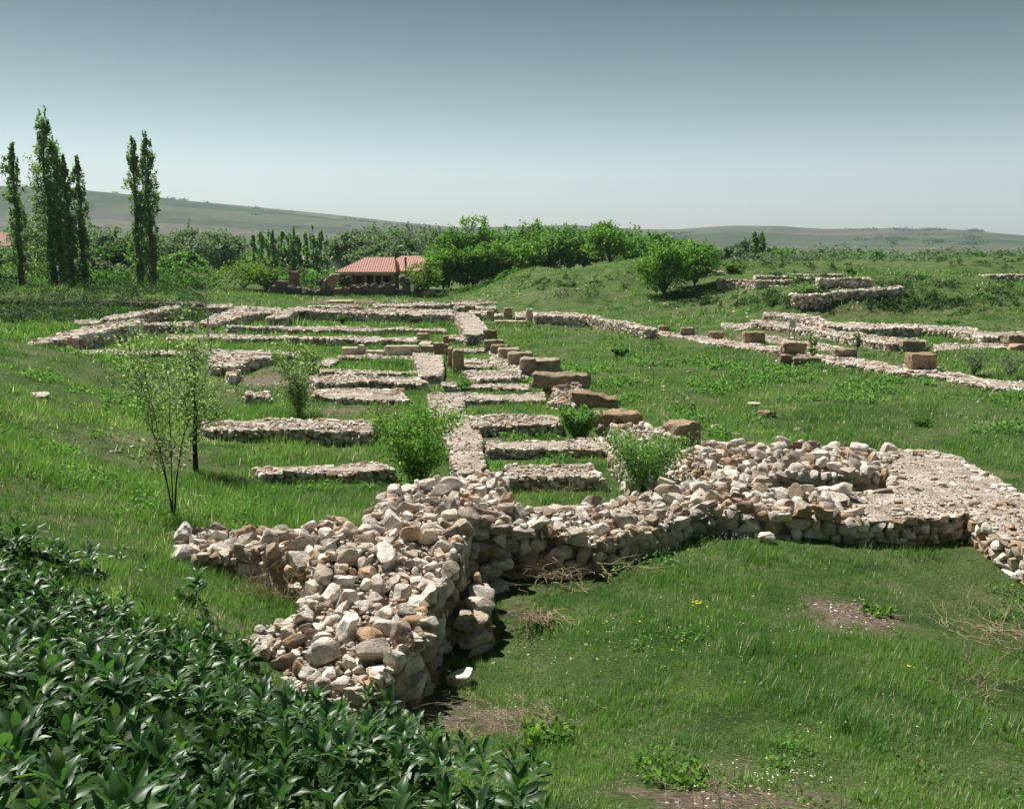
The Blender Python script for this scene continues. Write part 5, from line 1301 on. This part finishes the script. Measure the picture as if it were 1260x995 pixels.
# ------------------------------------------------------------------ grass
def in_foot(x, y):
    m = np.zeros(len(x), bool)
    for P in FOOT:
        lo = P.min(0); hi = P.max(0); k = np.nonzero((x > lo[0]) & (x < hi[0]) & (y > lo[1]) & (y < hi[1]))[0]
        if len(k): m[k] |= inside(P, x[k], y[k])
    return m
def in_patch(x, y):
    m = np.zeros(len(x), bool); k = np.nonzero((y < 14) & (x < 1.5))[0]
    if len(k):
        z = terr(x[k], y[k]); dz = z-H; f_ = y[k]*cp-dz*sp; u = y[k]*sp+dz*cp
        m[k] = inside(PATCH, CX+F*x[k]/f_, CY-F*u/f_+ragged(x[k], y[k])-14)
    return m
bV, bF3, bR, nb = [], [], [], 0
def grass_band(y0, y1, dens, h, w, segs=2):
    global nb
    area = .62*(y1*y1-y0*y0)+(y1-y0)*1.5; n = int(area*dens)
    # clustered
    rad = np.sqrt(RNG.uniform(y0*y0, y1*y1, n//5)); th = RNG.uniform(-.60, .60, n//5)
    cx = rad*np.sin(th); cy = rad*np.cos(th)
    x = np.repeat(cx, 5)+RNG.normal(size=len(cx)*5)*(.02+w*3); y = np.repeat(cy, 5)+RNG.normal(size=len(cx)*5)*(.02+w*3)
    pn = vnoise(x, y, 1.1, 61)+.6*vnoise(x, y, .35, 62)+.7*vnoise(x, y, 4.5, 63)
    bar = bare_f(x, y)+.9*vnoise(x, y, .4, 64)+.4*vnoise(x, y, 1.2, 65)+.5*vnoise(x, y, .15, 66)
    keep = (~in_foot(x, y)) & (~in_patch(x, y)) & (bar < .60+RNG.uniform(-.1, .1, len(x))) & (RNG.random(len(x)) < np.clip(.8+pn*.9, .25, 1))
    x, y, pn = x[keep], y[keep], pn[keep]; n = len(x); z = terr(x, y)-.01
    tuft = np.clip((vnoise(x, y, .55, 81)-.18)*5, 0, 1)*np.clip(vnoise(x, y, 3.1, 82)*3+.5, 0, 1)
    hh = h*np.clip(1+pn*1.2, .3, 2.2)*RNG.uniform(.55, 1.35, n)*(1+1.1*tuft)*(1+.35*sstep(-2, -5, x)); ww = w*RNG.uniform(.6, 1.3, n)
    a = RNG.uniform(0, 6.28, n); lean = RNG.uniform(.1, .75, n); la = a+1.57+RNG.normal(size=n)*.4; la = np.where(RNG.random(n) < .35, .6, la)
    dx = np.cos(a)*ww; dy = np.sin(a)*ww; lx = np.cos(la)*lean*hh; ly = np.sin(la)*lean*hh
    b0 = np.c_[x-dx, y-dy, z]; b1 = np.c_[x+dx, y+dy, z]
    tip = np.c_[x+lx, y+ly, z+hh*(1-.25*lean)]
    # tones vary from patch to patch
    rnd = np.clip(.42+.55*vnoise(x, y, 2.2, 71)+.4*vnoise(x, y, .7, 72)+.35*vnoise(x, y, 9, 73)+RNG.normal(size=n)*.11, 0, .9)
    rnd = np.where(tuft > .4, rnd*.6, rnd); dry = (RNG.random(n) < .04+.6*np.clip(vnoise(x, y, 1.5, 75)+.6*vnoise(x, y, .5, 76)-.22, 0, 1)*.6); rnd = np.where(dry, RNG.uniform(.9, 1, n), rnd)
    if segs == 2:
        m0 = np.c_[x-dx*.75+lx*.38, y-dy*.75+ly*.38, z+hh*.55]; m1 = np.c_[x+dx*.75+lx*.38, y+dy*.75+ly*.38, z+hh*.55]
        V = np.stack([b0, b1, m1, m0, tip], 1).reshape(-1, 3); i = np.arange(n)[:, None]*5+nb
        bF3.append(np.concatenate([i+np.array([[0, 1, 2]]), i+np.array([[0, 2, 3]]), i+np.array([[3, 2, 4]])])); bR.append(np.repeat(rnd, 5)); nb += n*5
    else:
        V = np.stack([b0, b1, tip], 1).reshape(-1, 3); i = np.arange(n)[:, None]*3+nb
        bF3.append(i+np.array([[0, 1, 2]])); bR.append(np.repeat(rnd, 3)); nb += n*3
    bV.append(V); return n
tot = 0
for a in [(2.2, 6, 900, .085, .0032, 1), (6, 10, 2300, .095, .0036, 2), (10, 15, 1400, .10, .0046, 1), (15, 23, 600, .11, .0068, 1), (23, 36, 260, .12, .011, 1), (36, 58, 108, .13, .020, 1), (58, 105, 27, .16, .040, 1)]:
    k = grass_band(*a); tot += k
print('blades', tot)
o = mk_obj('grass', np.concatenate(bV), [np.concatenate(bF3)], M['grass'], rnd=np.concatenate(bR)); o['kind'] = 'stuff'
tag(o, 'short green meadow grass covering the site between the walls', 'grass')
# tall dry stalks standing in the grass, and small broad weeds (nobody could count them)
def stalks():
    VV, TT, RR, n = [], [], [], 0
    for k in range(2600):
        rad = math.sqrt(R.uniform(25, 34*34)); th = R.uniform(-.55, .55); x, y = rad*math.sin(th), rad*math.cos(th)
        if float(vnoise(x, y, 2.2, 85)) < .08: continue
        if in_foot(np.array([x]), np.array([y]))[0] or in_patch(np.array([x]), np.array([y]))[0]: continue
        z = tz(x, y); h = R.uniform(.14, .34); a = R.uniform(0, 6.28); w = .0022+rad*.00022; lx, ly = math.cos(a)*h*R.uniform(.1, .5), math.sin(a)*h*R.uniform(.1, .5)
        b = a+1.57; V = np.array([(x-math.cos(b)*w, y-math.sin(b)*w, z), (x+math.cos(b)*w, y+math.sin(b)*w, z), (x+lx, y+ly, z+h), (x+lx+w*2, y+ly, z+h*1.02), (x+lx-w*2, y+ly-w, z+h*.9)])
        VV.append(V); TT.append(np.array([(0, 1, 2), (2, 3, 4)])+n); n += 5
    o = mk_obj('dry_stalks', np.concatenate(VV), [np.concatenate(TT)], M['twig'], loc=(0, 15, 0)); o['kind'] = 'stuff'; tag(o, 'thin straw-coloured stalks standing up out of the meadow grass', 'dry grass')
stalks()
def weeds():
    C = []; 
    for k in range(2400):
        rad = math.sqrt(R.uniform(30, 44*44)); th = R.uniform(-.56, .56); x, y = rad*math.sin(th), rad*math.cos(th)
        v = float(vnoise(x, y, 1.9, 86))+.5*float(vnoise(x, y, 6, 87))+(.22 if x < -4 and y < 26 else 0)
        if v < .20: continue
        if in_foot(np.array([x]), np.array([y]))[0] or in_patch(np.array([x]), np.array([y]))[0]: continue
        r = R.uniform(.08, .28)*(1+rad*.02); m = int(26+r*160); q = RNG.normal(size=(m, 3))*np.array([r*.6, r*.6, r*.28]); q[:, 2] = np.abs(q[:, 2])+.03
        q[:, 0] += x; q[:, 1] += y; q[:, 2] += tz(x, y); C.append(np.c_[q, np.full(m, .016+rad*.0016)])
    C = np.concatenate(C); V, Q, rr_ = leaf_quads(C[:, :3], 1.0, RNG, 1.5)
    c4 = np.repeat(C[:, :3], 4, axis=0); V = c4+(V-c4)*np.repeat(C[:, 3], 4)[:, None]
    o = mk_obj('meadow_weeds', V, [Q], M['leaf_mid'], rnd=rr_, loc=(0, 15, 0)); o['kind'] = 'stuff'; tag(o, 'low leafy weeds growing in patches through the grass', 'weeds')
weeds()
# flowers
def flowers(label, spots, mat, r, name):
    VV, QQ, n = [], [], 0
    for px, py, k, sx_, sy_ in spots:
        c = ground(px, py)
        for _ in range(k):
            x = c[0]+R.gauss(0, sx_); y = c[1]+R.gauss(0, sy_); z = tz(x, y)+R.uniform(.10, .17); r_ = r*R.uniform(.6, 1.3)
            V = [(x, y, z+r_*.3)]+[(x+r_*math.cos(q*1.047), y+r_*math.sin(q*1.047), z) for q in range(6)]; VV += V
            QQ += [(n, n+1+q, n+1+(q+1) % 6) for q in range(6)]; n += 7
    o = mk_obj(name, np.array(VV), [np.array(QQ)], M[mat], loc=tuple(np.array(VV).mean(0))); o['kind'] = 'stuff'; tag(o, label, 'wild flowers')
flowers('small yellow flowers dotted in the grass', [(862,752,9,.10,.10),(926,746,1,0,0),(1118,834,3,.04,.03),(1015,709,1,0,0),(850,790,4,.5,.4),(55,500,6,.25,.3),(268,560,4,.3,.2),(445,575,5,.4,.2),(700,640,2,.3,.2),(770,770,3,.4,.3)], 'yellow', .015, 'yellow_flowers')
flowers('tiny white flowers scattered through the grass', [(830,800,70,.9,.7),(950,970,40,.25,.2),(900,670,30,.35,.1),(1050,900,14,.6,.4),(700,800,30,.6,.5),(100,620,60,1.2,.9),(640,880,20,.3,.2)], 'whitepetal', .007, 'white_flowers')

# ------------------------------------------------------------------ air
V, Q = box_v(-5600, 5600, -300, 5600, -26, 190)
m = bpy.data.materials.new('air'); m.use_nodes = True; nt = m.node_tree; nt.nodes.clear(); out = nt.nodes.new('ShaderNodeOutputMaterial')
pv = nt.nodes.new('ShaderNodeVolumePrincipled'); pv.inputs['Color'].default_value = (.72, .88, 1.0, 1); pv.inputs['Density'].default_value = .00014; pv.inputs['Anisotropy'].default_value = .0
nt.links.new(pv.outputs[0], out.inputs['Volume']); M['air'] = m
hz_ = mk_obj('haze', V, [Q], m); hz_['kind'] = 'stuff'

print('triangles', sum(sum(len(p.vertices)-2 for p in me.polygons) for me in bpy.data.meshes if me.users))
